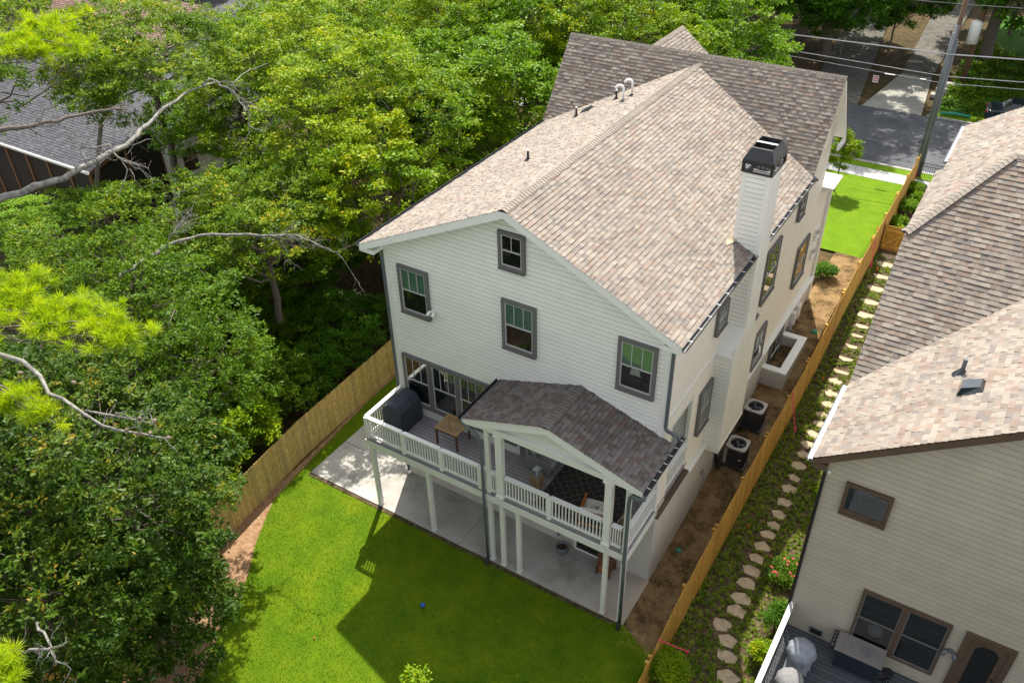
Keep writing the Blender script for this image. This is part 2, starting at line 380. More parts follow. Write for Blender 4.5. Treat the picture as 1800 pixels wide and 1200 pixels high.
sheet('lawn', 'lawn_green', fr(-30, -1.9, 60)+fr(-1.88, 6, 20), lawn_left, lawn_right, .015, 24)
sheet('mulch_bed', 'mulch', fr(-14, 6, 50), poly_x([(-14, -16), (-9, -14), (-6, -13.3), (6, -14.1)]), lambda y: lawn_left(y)+.03, .008, 6)
sheet('side_dirt', 'dirt', fr(-2.8, 21.4, 80), lambda y: (.02 if y > -1.88 else .02+(-1.88-y)*.9), 1.35, .010, 10)
sheet('front_lawn', 'lawn_front', fr(21.3, 31.4, 16), -14, 1.5, .015, 62)
sheet('front_walk', 'sidewalk_concrete', fr(31.4, 32.7, 2), -30, 8, .03, 76, thick=.05)
sheet('verge_grass', 'lawn_front', fr(32.72, 33.5, 2), -30, 8, .015, 76)
sheet('planting_bed', 'bed_soil', fr(-14, 31, 60), 1.55, 6.5, .008, 8)
# paving joints of the sidewalk are gaps between slabs
b = MB()
for x in [-12.1+1.48*i for i in range(13)]: b.box(x, x+.02, 31.4, 32.7, 1.20+.032, 1.20+.035)
tag(b.build('walk_joint', 'asphalt'), kind='structure')
b = MB(); b.box(-60, 60, 33.5, 33.75, 1.12, 1.235)
tag(b.build('kerb', 'driveway_concrete'), kind='structure')
sheet('road', 'asphalt', [33.75, 38, 42.6], -80, 60, .012, 14)
b = MB(); b.box(-60, -7.6, 42.6, 42.8, 1.1, 1.28); b.box(.2, 60, 42.6, 42.8, 1.1, 1.28)
tag(b.build('far_kerb', 'driveway_concrete'), kind='structure')
# driveways across the road
def drive(name, mat, quad, dz):
    b = MB(); n = 10; a, bb, c, d = [Vector((*p, 1.2+dz)) for p in quad]
    for i in range(n):
        t0, t1 = i/n, (i+1)/n; b.face([a.lerp(d, t0), bb.lerp(c, t0), bb.lerp(c, t1), a.lerp(d, t1)])
    o = b.build(name, mat); o['kind'] = 'structure'; return o
drive('gravel_driveway', 'driveway_gravel', [(-7.6, 42.62), (-4.2, 42.62), (-8.2, 75), (-11.5, 75)], .02)
drive('concrete_driveway', 'driveway_concrete', [(-3.9, 42.62), (-.1, 42.62), (-.9, 50.5), (-3.0, 50.5)], .022)
drive('shaded_driveway', 'driveway_gravel', [(-3.0, 50.5), (-.9, 50.5), (-1.4, 75), (-4.4, 75)], .018)
drive('ivy_bank', 'ivy_ground', [(.6, 44.3), (30, 44.3), (30, 70), (1.2, 70)], .05)
sheet('far_grass', 'lawn_green', [42.8, 44.3], .4, 30, .014, 6)

# patio slab
b = MB(); b.box(-12.88, .10, -1.95, -.001, -.2, .055); b.box(-12.88, -9.68, 0, 1.25, -.2, .055)
slab = tag(b.build('patio_slab', 'patio_concrete'), kind='structure')
b = MB(); b.box(-12.88, -9.7, -.012, .008, .056, .058); b.box(-11.35, -11.33, -1.95, -.012, .056, .058); b.box(-6.1, -6.085, -1.95, -.02, .056, .058)
tag(b.build('patio_joint', 'asphalt'), kind='structure')
b = MB(); b.box(-12.9, -.2, -2.10, -1.96, -.1, .03)
tag(b.build('soil_edge', 'bed_soil'), kind='structure')

# ------------------------------------------------------------------ architecture helpers
def laps(b, O, U, Nn, z0, z1, ext, e=.15, lip=.02):
    O, U, Nn = Vector(O), Vector(U), Vector(Nn); z = z0
    while z < z1-1e-4:
        zt = min(z+e, z1)
        e0, e1 = ext(z+1e-4), ext(zt-1e-4)
        if len(e0) != len(e1): e1 = e0
        for (a0, a1), (c0, c1) in zip(e0, e1):
            if a1-a0 < .01 and c1-c0 < .01: continue
            Z = Vector((0, 0, z)); T = Vector((0, 0, zt)); tn = rnd.random()
            p0, p1 = O+U*a0+Z+Nn*lip, O+U*a1+Z+Nn*lip; q0, q1 = O+U*c0+T+Nn*.003, O+U*c1+T+Nn*.003
            kk = 1-.024/(zt-z) if zt-z > .03 else .5; r0, r1 = p0+(q0-p0)*kk, p1+(q1-p1)*kk
            b.face([p0, p1, r1, r0], .1+.9*tn); b.face([r0, r1, q1, q0], 0.); b.face([O+U*a0+Z, O+U*a1+Z, p1, p0], tn)  # second face is the board's top strip, darkened as painted lap shadow
        z = zt
def shingles(b, O, U, V, poly, row=.135, base=.0, seed=1, drop=None):
    """poly: convex polygon in (u,v); v runs up the slope. Real tabs with butt edges."""
    rg = random.Random(seed); O, U, V = Vector(O), Vector(U).normalized(), Vector(V).normalized(); Nn = U.cross(V)
    if Nn.z < 0: Nn = -Nn
    def span(v):
        xs = []
        for (a, c) in zip(poly, poly[1:]+poly[:1]):
            if (a[1]-v)*(c[1]-v) <= 0 and a[1] != c[1]: xs.append(a[0]+(c[0]-a[0])*(v-a[1])/(c[1]-a[1]))
        return (min(xs), max(xs)) if len(xs) >= 2 else None
    vs = [p[1] for p in poly]; v = min(vs); vm = max(vs)
    P = lambda u, w, h: O+U*u+V*w+Nn*h
    while v < vm-.01:
        vt = min(v+row, vm); s0, s1 = span(v+1e-4), span(vt-1e-4)
        if s0 and s1:
            lo = min(s0[0], s1[0]); hi = max(s0[1], s1[1]); u = lo-rg.random()*.2
            while u < hi:
                w = rg.choice((.10, .13, .16, .19, .23)); a, c = max(u, lo), min(u+w, hi)
                if c-a > .004:
                    cl = lambda x, s: min(max(x, s[0]), s[1])
                    h = .012+.020*rg.random(); tn = .07+.92*rg.random()
                    a0, c0, a1, c1 = cl(a, s0), cl(c, s0), cl(a, s1), cl(c, s1)
                    if c0-a0 > .002 or c1-a1 > .002:
                        b.face([P(a0, v, h), P(c0, v, h), P(c1, vt, .004), P(a1, vt, .004)], tn)
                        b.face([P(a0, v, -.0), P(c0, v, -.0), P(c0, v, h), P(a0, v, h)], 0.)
                u += w
        v = vt
def deckslab(b, pts, th=.12, axis=(0, 0, -1)):
    b.prism([Vector(p)+Vector((0, 0, -.004)) for p in pts], Vector(axis)*th)
def ridge_caps(b, p, q, nL, nR, w=.15, seed=3, step=.13):
    rg = random.Random(seed); p, q = Vector(p), Vector(q); d = (q-p); Ln = d.length; d.normalize()
    nL, nR = Vector(nL).normalized(), Vector(nR).normalized(); n = int(Ln/step); up = Vector((0, 0, 1))
    for i in range(n):
        a = p+d*Ln*i/n; c = p+d*Ln*(i+1)/n; h0, h1 = .038, .026
        tn = .07+.4*rg.random()
        for s in (nL, nR): b.face([a+up*h0, a+s*w+up*h0, c+s*w+up*h1, c+up*h1], tn)
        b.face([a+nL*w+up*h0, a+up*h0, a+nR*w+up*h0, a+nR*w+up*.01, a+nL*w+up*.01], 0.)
def window(root, O, U, Nn, w, z0, z1, blind=0., mull=3, trim='trim_grey', tw=.105, double=True, sash='window_sash', sill=True, lower_cols=0, glow=None, label=None):
    """window in a wall: O is the lower-left outer corner on the wall plane (z ignored)"""
    O, U, Nn = Vector(O), Vector(U), Vector(Nn); O.z = 0
    def bx(b, u0, u1, za, zb, n0, n1):
        v = [O+U*u+Nn*n+Vector((0, 0, z)) for z in (za, zb) for n in (n0, n1) for u in (u0, u1)]
        b.mesh(v, [(0, 2, 3, 1), (4, 5, 7, 6), (0, 1, 5, 4), (2, 6, 7, 3), (0, 4, 6, 2), (1, 3, 7, 5)])
    f = MB(); bx(f, 0, w, z1-tw, z1, .0, .10); bx(f, 0, tw, z0+tw, z1-tw, .0, .098); bx(f, w-tw, w, z0+tw, z1-tw, .0, .098); bx(f, 0, w, z0, z0+tw, .0, .099)
    fo = f.build('window', trim, root, bevel=.004, label=label)
    if sill:
        s_ = MB(); bx(s_, -.0, w, z0-.045, z0-.002, 0, .13); s_.build('sill', trim, fo)
    i = MB(); bx(i, tw, w-tw, z0+tw, z1-tw, .021, .024); i.build('dark_room', 'interior', fo)
    a, c, za, zb = tw, w-tw, z0+tw, z1-tw; t = .035; zm = (za+zb)/2
    s = MB(); bx(s, a, a+t, za, zb, .045, .075); bx(s, c-t, c, za, zb, .045, .075); bx(s, a+t, c-t, za, za+t, .045, .075); bx(s, a+t, c-t, zb-t, zb, .045, .075)
    if double: bx(s, a+t, c-t, zm-t/2, zm+t/2, .045, .08)
    for k in range(1, mull): 
        x = a+(c-a)*k/mull; bx(s, x-.01, x+.01, zm if double else za, zb-t, .05, .07)
    for k in range(1, lower_cols):
        x = a+(c-a)*k/lower_cols; bx(s, x-.01, x+.01, za+t, zm, .05, .07)
    s.build('sash', sash, fo)
    if blind:
        q = MB(); bx(q, a+.01, c-.01, zb-(zb-za)*blind, zb, .03, .036); q.build('blind', 'blind_green', fo)
    p = MB(); bx(p, a+.01, c-.01, za+.01, zb-.01, .054, .058); p.build('pane', 'window_glass', fo)
    return fo
def gutter(b, p, q, out, w=.11, h=.10):
    p, q, out = Vector(p), Vector(q), Vector(out); d = (q-p).normalized()
    z = Vector((0, 0, 1))
    prof = [out*0, out*0-z*h, out*w-z*h, out*(w+.015), out*w+z*-.012, out*(w-.01)-z*(h-.015), out*.012-z*(h-.015), out*.012]
    n = len(prof); v = [p+k for k in prof]+[q+k for k in prof]
    b.mesh(v, [(i, (i+1) % n, n+(i+1) % n, n+i) for i in range(n)]+[tuple(range(n)), tuple(range(n, 2*n))[::-1]])
def straps(par, p, q, out, n, w=.12):
    p, q, out = Vector(p), Vector(q), Vector(out)
    for i in range(n):
        b = MB(); c = p.lerp(q, (i+.5)/n); b.beam(c+Vector((0, 0, .002)), c+out*w+Vector((0, 0, .002)), .018, .006); b.build('strap', 'white_plastic', par)

# ================================================================== the cream house
H = thing('house', (-4.8, 6, 0), 'large cream house with tan shingle roofs and a covered rear deck, in the middle', 'house')
Xr, Zr, Ze = -4.83, 12.43, 9.93
sl_ = (Zr-Ze)/5.28
# rear gable wall
def ext_rear(z):
    if z < 6.08: return [(-9.6, -4.77)]
    zt = Zr-.14
    hw = (zt-z)/sl_
    return [(max(-9.6, Xr-hw), min(0, Xr+hw))] if hw > 0 else [(Xr, Xr)]
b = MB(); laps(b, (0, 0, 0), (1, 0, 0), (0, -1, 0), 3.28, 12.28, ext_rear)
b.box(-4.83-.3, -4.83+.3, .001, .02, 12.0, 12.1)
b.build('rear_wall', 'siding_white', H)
b = MB(); b.box(-9.62, -9.47, -.03, -.001, 3.28, 9.9); b.box(-9.632, -9.602, -.032, .13, 3.28, 9.9); b.build('corner_board', 'trim_white', H)
b = MB(); b.box(-.13, .0, -.03, -.001, 6.1, 9.9); b.box(.004, .032, -.032, .13, 3.28, 9.86); b.box(-.13, 0.002, -.03, .1, 3.3, 6.1); b.build('corner_board', 'trim_white', H)
# right side wall: laps with openings
def ext_side(z):
    if z < 6.02: return [(0, .78), (2.36, 16.3)]
    if z < 7.7: return [(0, 16.3)]
    if z < 9.84: return [(0, 15.0)]
    hw = (12.62-z)/1.295
    return [(max(10.86, 13.0-hw), min(15.0, 13.0+hw))]
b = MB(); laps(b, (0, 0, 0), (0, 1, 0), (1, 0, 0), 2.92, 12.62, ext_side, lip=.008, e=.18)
b.build('side_wall', 'siding_warm_bounce', H)
b = MB(); b.box(-.02, .03, .0, 4.0, 6.64, 6.80); b.box(.0, .055, .13, 4.0, 6.80, 6.825)
b.box(-.01, .17, 2.4, 16.3, 2.86, 2.96); b.box(0, .20, 2.4, 16.3, 2.961, 2.985)
b.build('belt_trim', 'trim_white', H)
b = MB(); b.box(-.02, .16, -.02, 2.39, 3.0, 3.06); b.build('flashing', 'brown_trim', H)
b = MB(); b.box(-9.66, .06, 0, .12, -.2, 3.27); b.box(-.05, .06, .121, 16.3, -.2, 2.86); b.box(-9.66, -9.55, .121, 16.3, -.2, 3.2)
b.box(-.05, .14, .121, 2.38, 2.86, 2.999)
b.build('brick_base', 'brick_white', H)
b = MB(); b.box(-9.6, -9.58, .0, 16.3, 3.2, 10.0); b.box(-9.6, 0, 16.28, 16.3, 1.0, 7.7); b.box(-10, 0, 14.98, 15, 7.7, 9.8)
b.face([(-9.6, 0.02, 9.98), (-9.6, 10.8, 9.98), (-9.6, 10.8, 9.0), (-9.6, .02, 9.0)])
b.face([(-9.8, 10.9, 9.8), (-9.8, 13, 12.55), (-9.8, 15, 9.8)])
b.build('far_walls', 'siding_white', H)
# porch recess
b = MB(); laps(b, (-4.77, 0, 0), (0, 1, 0), (1, 0, 0), 3.28, 6.1, lambda z: [(0, 2.5)])
laps(b, (0, 2.5, 0), (1, 0, 0), (0, -1, 0), 3.28, 6.1, lambda z: [(-4.77, -.0)])
b.box(-4.77, 0, 0.02, 2.5, 6.05, 6.10); b.box(-.12, -.02, .1, .78, 3.3, 6.05); b.box(-.12, -.02, 2.36, 2.5, 3.3, 6.05)
b.box(-.10, 0.01, 2.30, 2.36, 3.3, 6.03)
b.build('porch_room_wall', 'siding_white', H)
b = MB(); b.box(-9.66, 0.02, -1.98, 2.5, 3.22, 3.30); b.build('deck_floor', 'deck_grey', H)
# main roof
LVu = math.hypot(5.28, Zr-Ze)
xl_, xr_ = Xr-5.28, Xr+5.28+.02
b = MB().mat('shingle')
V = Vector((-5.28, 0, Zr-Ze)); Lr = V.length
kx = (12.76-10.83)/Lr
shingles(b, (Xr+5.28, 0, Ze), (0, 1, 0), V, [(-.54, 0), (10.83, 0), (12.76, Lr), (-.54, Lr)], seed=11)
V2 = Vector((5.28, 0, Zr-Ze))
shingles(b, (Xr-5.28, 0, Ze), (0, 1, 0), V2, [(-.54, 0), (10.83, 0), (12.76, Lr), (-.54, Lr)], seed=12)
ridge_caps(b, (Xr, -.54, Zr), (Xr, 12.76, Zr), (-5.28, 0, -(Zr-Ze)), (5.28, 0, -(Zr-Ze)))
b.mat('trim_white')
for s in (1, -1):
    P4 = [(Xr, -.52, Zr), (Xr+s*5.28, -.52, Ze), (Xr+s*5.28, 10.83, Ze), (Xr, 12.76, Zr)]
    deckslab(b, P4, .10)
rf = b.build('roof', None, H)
# front cross roof
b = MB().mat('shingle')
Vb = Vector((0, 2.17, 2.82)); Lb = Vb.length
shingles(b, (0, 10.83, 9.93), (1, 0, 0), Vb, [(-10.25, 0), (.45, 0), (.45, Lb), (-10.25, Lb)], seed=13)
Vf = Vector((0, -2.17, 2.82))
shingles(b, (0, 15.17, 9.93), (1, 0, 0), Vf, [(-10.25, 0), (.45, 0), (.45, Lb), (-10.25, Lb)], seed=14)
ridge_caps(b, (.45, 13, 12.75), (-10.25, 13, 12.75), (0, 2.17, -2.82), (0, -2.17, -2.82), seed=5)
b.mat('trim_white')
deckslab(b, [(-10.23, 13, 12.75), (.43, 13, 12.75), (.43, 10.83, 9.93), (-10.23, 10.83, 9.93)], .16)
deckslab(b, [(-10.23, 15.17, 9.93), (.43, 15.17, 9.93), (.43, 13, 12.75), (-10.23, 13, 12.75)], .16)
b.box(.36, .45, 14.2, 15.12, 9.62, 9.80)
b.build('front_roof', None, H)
# forward facing gable beyond the ridge
b = MB().mat('shingle'); zg = 12.66; rg_ = (zg-9.9)
for s in (1, -1):
    hw = 2.76/.78; Vg = Vector((-s*hw, 0, 2.76)); lg = Vg.length
    shingles(b, (-6.9+s*hw, 0, 9.9), (0, 1, 0), Vg, [(13.0, 0), (16.24, 0), (16.24, lg), (13.0, lg)], seed=20+s)
    deckslab(b.mat('trim_white'), [(-6.9, 13, zg), (-6.9, 16.2, zg), (-6.9+s*hw, 16.2, 9.9), (-6.9+s*hw, 13, 9.9)], .12); b.mat('shingle')
ridge_caps(b, (-6.9, 13, zg), (-6.9, 16.24, zg), (-3.5, 0, -2.76), (3.5, 0, -2.76), seed=8)
b.build('gable_roof', None, H)
# rake fascias and eave returns
b = MB()
for s in (1, -1):
    p, q = Vector((Xr, -.535, Zr-.12)), Vector((Xr+s*5.30, -.535, Ze-.12))
    b.prism([p+Vector((0, 0, .10)), q+Vector((0, 0, .10)), q+Vector((0, 0, -.12)), p+Vector((0, 0, -.13))], (0, .03, 0))
    # soffit
    b.prism([p+Vector((0, .03, -.06)), q+Vector((0, .03, -.06)), q+Vector((0, .53, -.06)), p+Vector((0, .53, -.06))], (0, 0, .02))
    e = Xr+s*5.28; x0, x1 = sorted((e, Xr+s*4.77))
    b.prism([(x0, -.50, Ze-.13), (x1, -.50, Ze-.13), (x1, -.50, Ze-.26), (x0, -.50, Ze-.26)], (0, .5, 0))
    b.box(min(e, e-s*.03), max(e, e-s*.03), -.5, 10.8, Ze-.24, Ze-.03)
    x0, x1 = sorted((e, Xr+s*4.8)); b.box(x0, x1, 0, 10.8, Ze-.25, Ze-.235)
b.build('fascia', 'trim_white', H)
gm = MB(); gutter(gm, (.47, 10.8, Ze+.02), (.47, 5.98, Ze+.02), (1, 0, 0)); gm.build('gutter', 'dark_metal', H); gm = MB(); gutter(gm, (.47, 4.82, Ze+.02), (.47, -.56, Ze+.02), (1, 0, 0))
gt = gm.build('gutter', 'dark_metal', H)
straps(gt, (.47, 4.7, Ze+.02), (.47, -.5, Ze+.02), (1, 0, 0), 8); straps(gt, (.47, 10.6, Ze+.02), (.47, 6.0, Ze+.02), (1, 0, 0), 8)
gm = MB(); gutter(gm, (-10.13, -.55, Ze+.02), (-10.13, 10.8, Ze+.02), (-1, 0, 0)); gm.build('gutter', 'dark_metal', H)
b = MB(); b.tube([(.45, 10.86, 9.95), (.62, 10.7, 9.93)], .05, 6)
b.build('gutter_end', 'dark_metal', H)
# small eave return roof + canopy and column at the front corner
b = MB(); b.box(-.6, .42, 15.05, 16.45, 7.64, 7.72); b.box(-.55, .38, 15.1, 16.4, 7.52, 7.64); b.build('canopy', 'trim_white', H, bevel=.01)
b = MB(); b.box(-.2, .13, 16.3, 16.55, 1.5, 7.5); b.build('column', 'trim_white', H)
for z0 in (4.35, 5.25):
    window(H, (0, 15.25, 0), (0, 1, 0), (1, 0, 0), .55, z0, z0+.45, double=False, mull=1, trim='trim_white', tw=.07)
# side windows
window(H, (0.008, 2.88, 0), (0, 1, 0), (1, 0, 0), 1.0, 4.13, 5.83, blind=.55, label='tall side window with a green blind, nearest the porch')
window(H, (0.008, 3.47, 0), (0, 1, 0), (1, 0, 0), .9, 7.68, 8.58, blind=.8)
window(H, (0.008, 8.1, 0), (0, 1, 0), (1, 0, 0), 1.48, 6.12, 8.2, mull=2)
window(H, (0.008, 12.7, 0), (0, 1, 0), (1, 0, 0), 1.5, 4.3, 6.08, mull=2)
window(H, (0.008, 8.4, 0), (0, 1, 0), (1, 0, 0), 1.3, 2.99, 4.55, mull=2)
window(H, (0.008, 11.44, 0), (0, 1, 0), (1, 0, 0), .8, 7.87, 8.7, blind=.5, mull=2)
window(H, (0.065, 10.95, 0), (0, 1, 0), (1, 0, 0), 1.5, .9, 2.80, mull=2, sill=False)
# rear windows
BV = (0, 0, 0)
for x, z0, z1, w in ((-9.10, 7.58, 9.31, 1.16), (-5.26, 7.58, 9.31, 1.16), (-1.50, 7.58, 9.31, 1.16)):
    window(H, (x, -.012, 0), (1, 0, 0), (0, -1, 0), w, z0, z1, blind=.5)
window(H, (-5.31, -.012, 0), (1, 0, 0), (0, -1, 0), .87, 10.35, 11.52, mull=2, tw=.1)
for i, x in enumerate((-9.32, -8.20, -7.08, -5.96)):
    window(H, (x, -.012, 0), (1, 0, 0), (0, -1, 0), 1.13, 3.78, 5.80, mull=3, tw=.095, sill=i < 4)
b = MB(); b.mesh([(-1.12, -.045, 8.16), (-.78, -.045, 8.16), (-.84, -.045, 8.38), (-1.06, -.045, 8.38)], [(0, 1, 2, 3)]); b.build('lampshade', 'cushion_cream', H)
# chimney
b = MB().mat('siding_white')
laps(b, (0, 4.85, 0), (1, 0, 0), (0, -1, 0), 7.2, 12.42, lambda z: [(-.23, .54)])
laps(b, (0, 4.02, 0), (1, 0, 0), (0, -1, 0), 2.75, 6.66, lambda z: [(0.0, .54)])
laps(b, (.54, 0, 0), (0, 1, 0), (1, 0, 0), 7.2, 12.42, lambda z: [(4.85, 5.97)], lip=.006)
laps(b, (.54, 0, 0), (0, 1, 0), (1, 0, 0), 2.75, 6.9, lambda z: [(4.02, 6.4)], lip=.006)
b.mat('trim_white')
b.box(-.25, -.14, 4.825, 4.86, 9.8, 12.42); b.box(.44, .562, 4.825, 4.86, 7.3, 12.42); b.box(.44, .562, 3.995, 4.03, 2.75, 6.6)
b.box(.541, .565, 4.861, 4.95, 7.3, 12.42); b.box(.541, .565, 4.031, 4.12, 2.75, 6.6); b.box(-.23, .54, 5.95, 5.97, 9.8, 12.42)
b.box(-.25, -.23, 4.86, 5.97, 9.8, 12.42); b.box(0, .54, 6.38, 6.4, 2.75, 7.0)
b.box(0, .565, 3.99, 6.4, 2.68, 2.75); b.box(0.0, .57, 3.985, 4.02, 2.68, 2.95); b.box(.0, .57, 3.985, 4.02, 6.55, 6.68)
b.mesh([(0, 3.99, 6.68), (.56, 3.99, 6.68), (.56, 4.85, 7.32), (0, 4.85, 7.32), (.56, 4.85, 6.68)], [(0, 1, 2, 3), (1, 4, 2)])
b.mesh([(0, 6.4, 6.9), (.56, 6.4, 6.9), (.56, 5.9, 7.32), (0, 5.9, 7.32)], [(0, 1, 2, 3)]); b.box(.3, .56, 4.86, 5.9, 6.68, 7.3)
ch = b.build('chimney', None, H)
b = MB().mat('cap_black'); x0, x1, y0, y1 = -.29, .60, 4.79, 6.03
za, zb_, zc = 12.42, 12.80, 13.12
b.box(x0, x1, y0, y1, za, za+.07)
for (a, c) in (((x0, y0), (x0+.08, y0+.08)), ((x1-.08, y0), (x1, y0+.08)), ((x0, y1-.08), (x0+.08, y1)), ((x1-.08, y1-.08), (x1, y1))):
    b.box(a[0], c[0], a[1], c[1], za+.07, za+.27)
b.box(x0, x1, y0, y0+.02, za+.26, zb_); b.box(x0, x1, y1-.02, y1, za+.26, zb_); b.box(x0, x0+.02, y0, y1, za+.26, zb_); b.box(x1-.02, x1, y0, y1, za+.26, zb_)
i_ = .15
lo = [(x0, y0), (x1, y0), (x1, y1), (x0, y1)]; hi = [(x0+i_, y0+i_), (x1-i_, y0+i_), (x1-i_, y1-i_), (x0+i_, y1-i_)]
for k in range(4):
    a, c = lo[k], lo[(k+1) % 4]; d, e = hi[(k+1) % 4], hi[k]
    b.face([(a[0], a[1], zb_), (c[0], c[1], zb_), (d[0], d[1], zc), (e[0], e[1], zc)])
b.box(x0+i_, x1-i_, y0+i_, y0+i_+.05, zc-.01, zc+.005); b.box(x0+i_, x1-i_, y1-i_-.05, y1-i_, zc-.01, zc+.005)
cp = b.build('chimney_cap', None, ch)
b = MB(); b.box(x0+i_, x1-i_, 5.36, 5.46, zc-.012, zc+.01); b.box(x0+.1, x1-.1, y0+.1, y1-.1, za+.08, za+.085)
b.lathe((.155, 5.41, za+.09), [(.17, 0), (.17, .22), (.30, .24), (.30, .28), (0, .36)], 20); b.build('flue', 'steel', cp)
b = MB(); b.box(-.27, -.2, 4.86, 5.98, 10.0, 10.12); b.build('flashing', 'galvanised', ch)
# window well
b = MB(); X0, X1, Y0, Y1 = .06, .98, 10.32, 13.12
zt = 1.88
b.box(X0, X1, Y0, Y0+.26, .3, zt); b.box(X0, X1, Y1-.26, Y1, .3, zt); b.box(X1-.26, X1, Y0+.261, Y1-.261, .3, zt)
wl = b.build('window_well', 'brick_white', H)
b = MB(); b.box(X0, X1+.03, Y0-.03, Y0+.28, zt, zt+.08); b.box(X0, X1+.03, Y1-.28, Y1+.03, zt, zt+.08); b.box(X1-.28, X1+.031, Y0+.281, Y1-.281, zt, zt+.079)
b.build('coping', 'trim_white', wl)
b = MB(); b.box(.0, .14, 10.9, 12.5, .78, .88); b.build('sill', 'trim_white', wl)
b = MB(); b.box(X0, X1-.27, Y0+.27, Y1-.27, .45, 1.16); b.build('well_floor', 'dirt', wl)
# roof vents
def pipe_vent(x, y, z, h, nm='black pipe vent', r=.04):
    b = MB().mat('cap_black'); b.lathe((x, y, z-.06), [(.15, -.02), (.13, .05), (.055, .14), (.045, .16)], 12); b.tube([(x, y, z), (x, y, z+h*.85)], r, 8)
    b.mat('white_plastic'); b.tube([(x, y, z+h*.85), (x, y, z+h)], r*.9, 8); b.build('vent_pipe', None, H)
zl = lambda x: Zr-(Xr-x)*sl_ if x < Xr else Zr-(x-Xr)*sl_
pipe_vent(-7.14, 4.56, zl(-7.14), .38); pipe_vent(-8.16, 9.68, zl(-8.16), .38); pipe_vent(-7.04, 10.67, zl(-7.04), .38)
for x, y in ((-6.38, 9.85), (-6.32, 10.45)):
    z = zl(x); b = MB().mat('cap_black'); b.lathe((x, y, z-.06), [(.15, -.02), (.13, .05), (.06, .12)], 12)
    b.mat('white_plastic'); b.tube([(x, y, z), (x, y, z+.45)]+[(x-.13+.13*math.cos(t), y-.05+.05*math.cos(t), z+.45+.13*math.sin(t)) for t in fr(0.2, 3.0, 7)], .045, 8)
    b.build('vent_pipe', None, H, smooth=True)
b = MB(); x, y = -8.0, 10.2; z = zl(x); b.mesh([(x-.2, y-.2, z-.08), (x+.2, y-.2, z+.12), (x+.2, y+.2, z+.12), (x-.2, y+.2, z-.08), (x-.12, y-.12, z+.06), (x+.12, y-.12, z+.2), (x+.12, y+.12, z+.2), (x-.12, y+.12, z+.06)],
     [(4, 5, 6, 7), (0, 1, 5, 4), (1, 2, 6, 5), (2, 3, 7, 6), (3, 0, 4, 7)]); b.build('roof_vent', 'cap_black', H)
b = MB(); b.mesh([(-.35, 4.6, zl(-.35)+.02), (-.25, 4.3, zl(-.25)+.04), (-.1, 4.85, zl(-.1)+.06), (-.3, 4.86, zl(-.3)+.1)], [(0, 1, 2, 3)]); b.build('flashing', 'stone_tan', H)
# electric boxes on the brick side
b = MB(); b.box(.06, .26, 14.15, 14.55, 2.0, 2.65); b.box(.06, .22, 13.75, 14.05, 1.9, 2.5); b.tube([(.15, 14.3, 2.0), (.15, 14.3, 1.4)], .03); b.tube([(.14, 13.9, 1.9), (.14, 13.9, 1.4)], .03)
b.build('meter_box', 'white_plastic', H, bevel=.01)
b = MB(); b.box(.06, .2, 13.35, 13.55, 1.8, 2.1); b.lathe((.22, 13.2, 1.62), [(0, .1), (.07, .1), (.07, 0), (0, 0)], 10); b.box(.06, .12, 9.95, 10.15, 1.35, 1.5)
b.tube([(.1, 13.3, 1.7), (.2, 13.1, 1.45), (.12, 12.95, 1.4)], .02, 6); b.build('gas_meter', 'galvanised', H)
b = MB(); b.box(.06, .12, 4.05, 4.2, 1.38, 1.55); b.tube([(.12, 4.12, 1.45), (.17, 4.12, 1.44), (.18, 4.1, 1.1), (.12, 4.05, .7), (.12, 4.0, .45)], .012, 6); b.build('hose_bib', 'galvanised', H)
b = MB(); b.tube([(.55, 7.2, 5.15), (.62, 7.0, 5.0)], .03); b.build('vent_hood', 'white_plastic', H)
b = MB(); b.tube([(.09, 5.5, 2.3), (.10, 5.6, 1.0), (.2, 5.6, .55), (.35, 5.75, .50)], .045, 8); b.tube([(.09, 5.35, 2.3), (.13, 5.4, 1.0), (.25, 5.5, .5), (.4, 5.9, .50)], .03, 8)
b.tube([(.1, 5.9, 2.2), (.12, 6.5, 1.0), (.2, 7.3, .95), (.3, 7.6, .95)], .03, 8); b.build('cable_conduit', 'ac_fin', H, smooth=True)
# security light on the rear wall
b = MB(); b.lathe((-7.84, -.03, 7.9), [(0, .09), (.05, .08), (.05, 0), (0, 0)], 10)
for s in (-1, 1): b.tube([(-7.84+s*.02, -.05, 7.95), (-7.84+s*.08, -.14, 7.93), (-7.84+s*.09, -.24, 7.87)], [.03, .05, .065], 10)
b.build('security_light', 'white_plastic', H, smooth=True)
# ------------------------------------------------------------------ deck structure
R_ = MB()
def rail(b, p, q, n, zt=4.24, zb=3.42):
    p, q = Vector(p), Vector(q); d = (q-p); ax = Vector((0, 0, 1))
    b.beam(p+ax*(zt-.02), q+ax*(zt-.02), .14, .045); b.beam(p+ax*(zt-.09), q+ax*(zt-.09), .05, .08); b.beam(p+ax*zb, q+ax*zb, .06, .08)
    for i in range(n):
        c = p.lerp(q, (i+.5)/n); b.box(c.x-.017, c.x+.017, c.y-.017, c.y+.017, zb+.04, zt-.12)
yd = -1.90
segs = [(-9.60, -8.07, 13), (-8.07, -6.54, 13), (-6.54, -5.04, 13), (-5.04, -4.78, 2), (-4.72, -4.38, 3), (-4.18, -2.57, 14), (-2.57, -.76, 15), (-.54, -.14, 4)]
for a, c, n in segs: b = MB(); rail(b, (a+.05, yd, 0), (c-.05, yd, 0), n); b.build('railing', 'rail_white', H)
b = MB(); rail(b, (-9.60, yd, 0), (-9.60, -.03, 0), 15); b.build('railing', 'rail_white', H)
b = MB(); rail(b, (-.04, yd+.1, 0), (-.04, -.04, 0), 15); b.build('railing', 'rail_white', H)
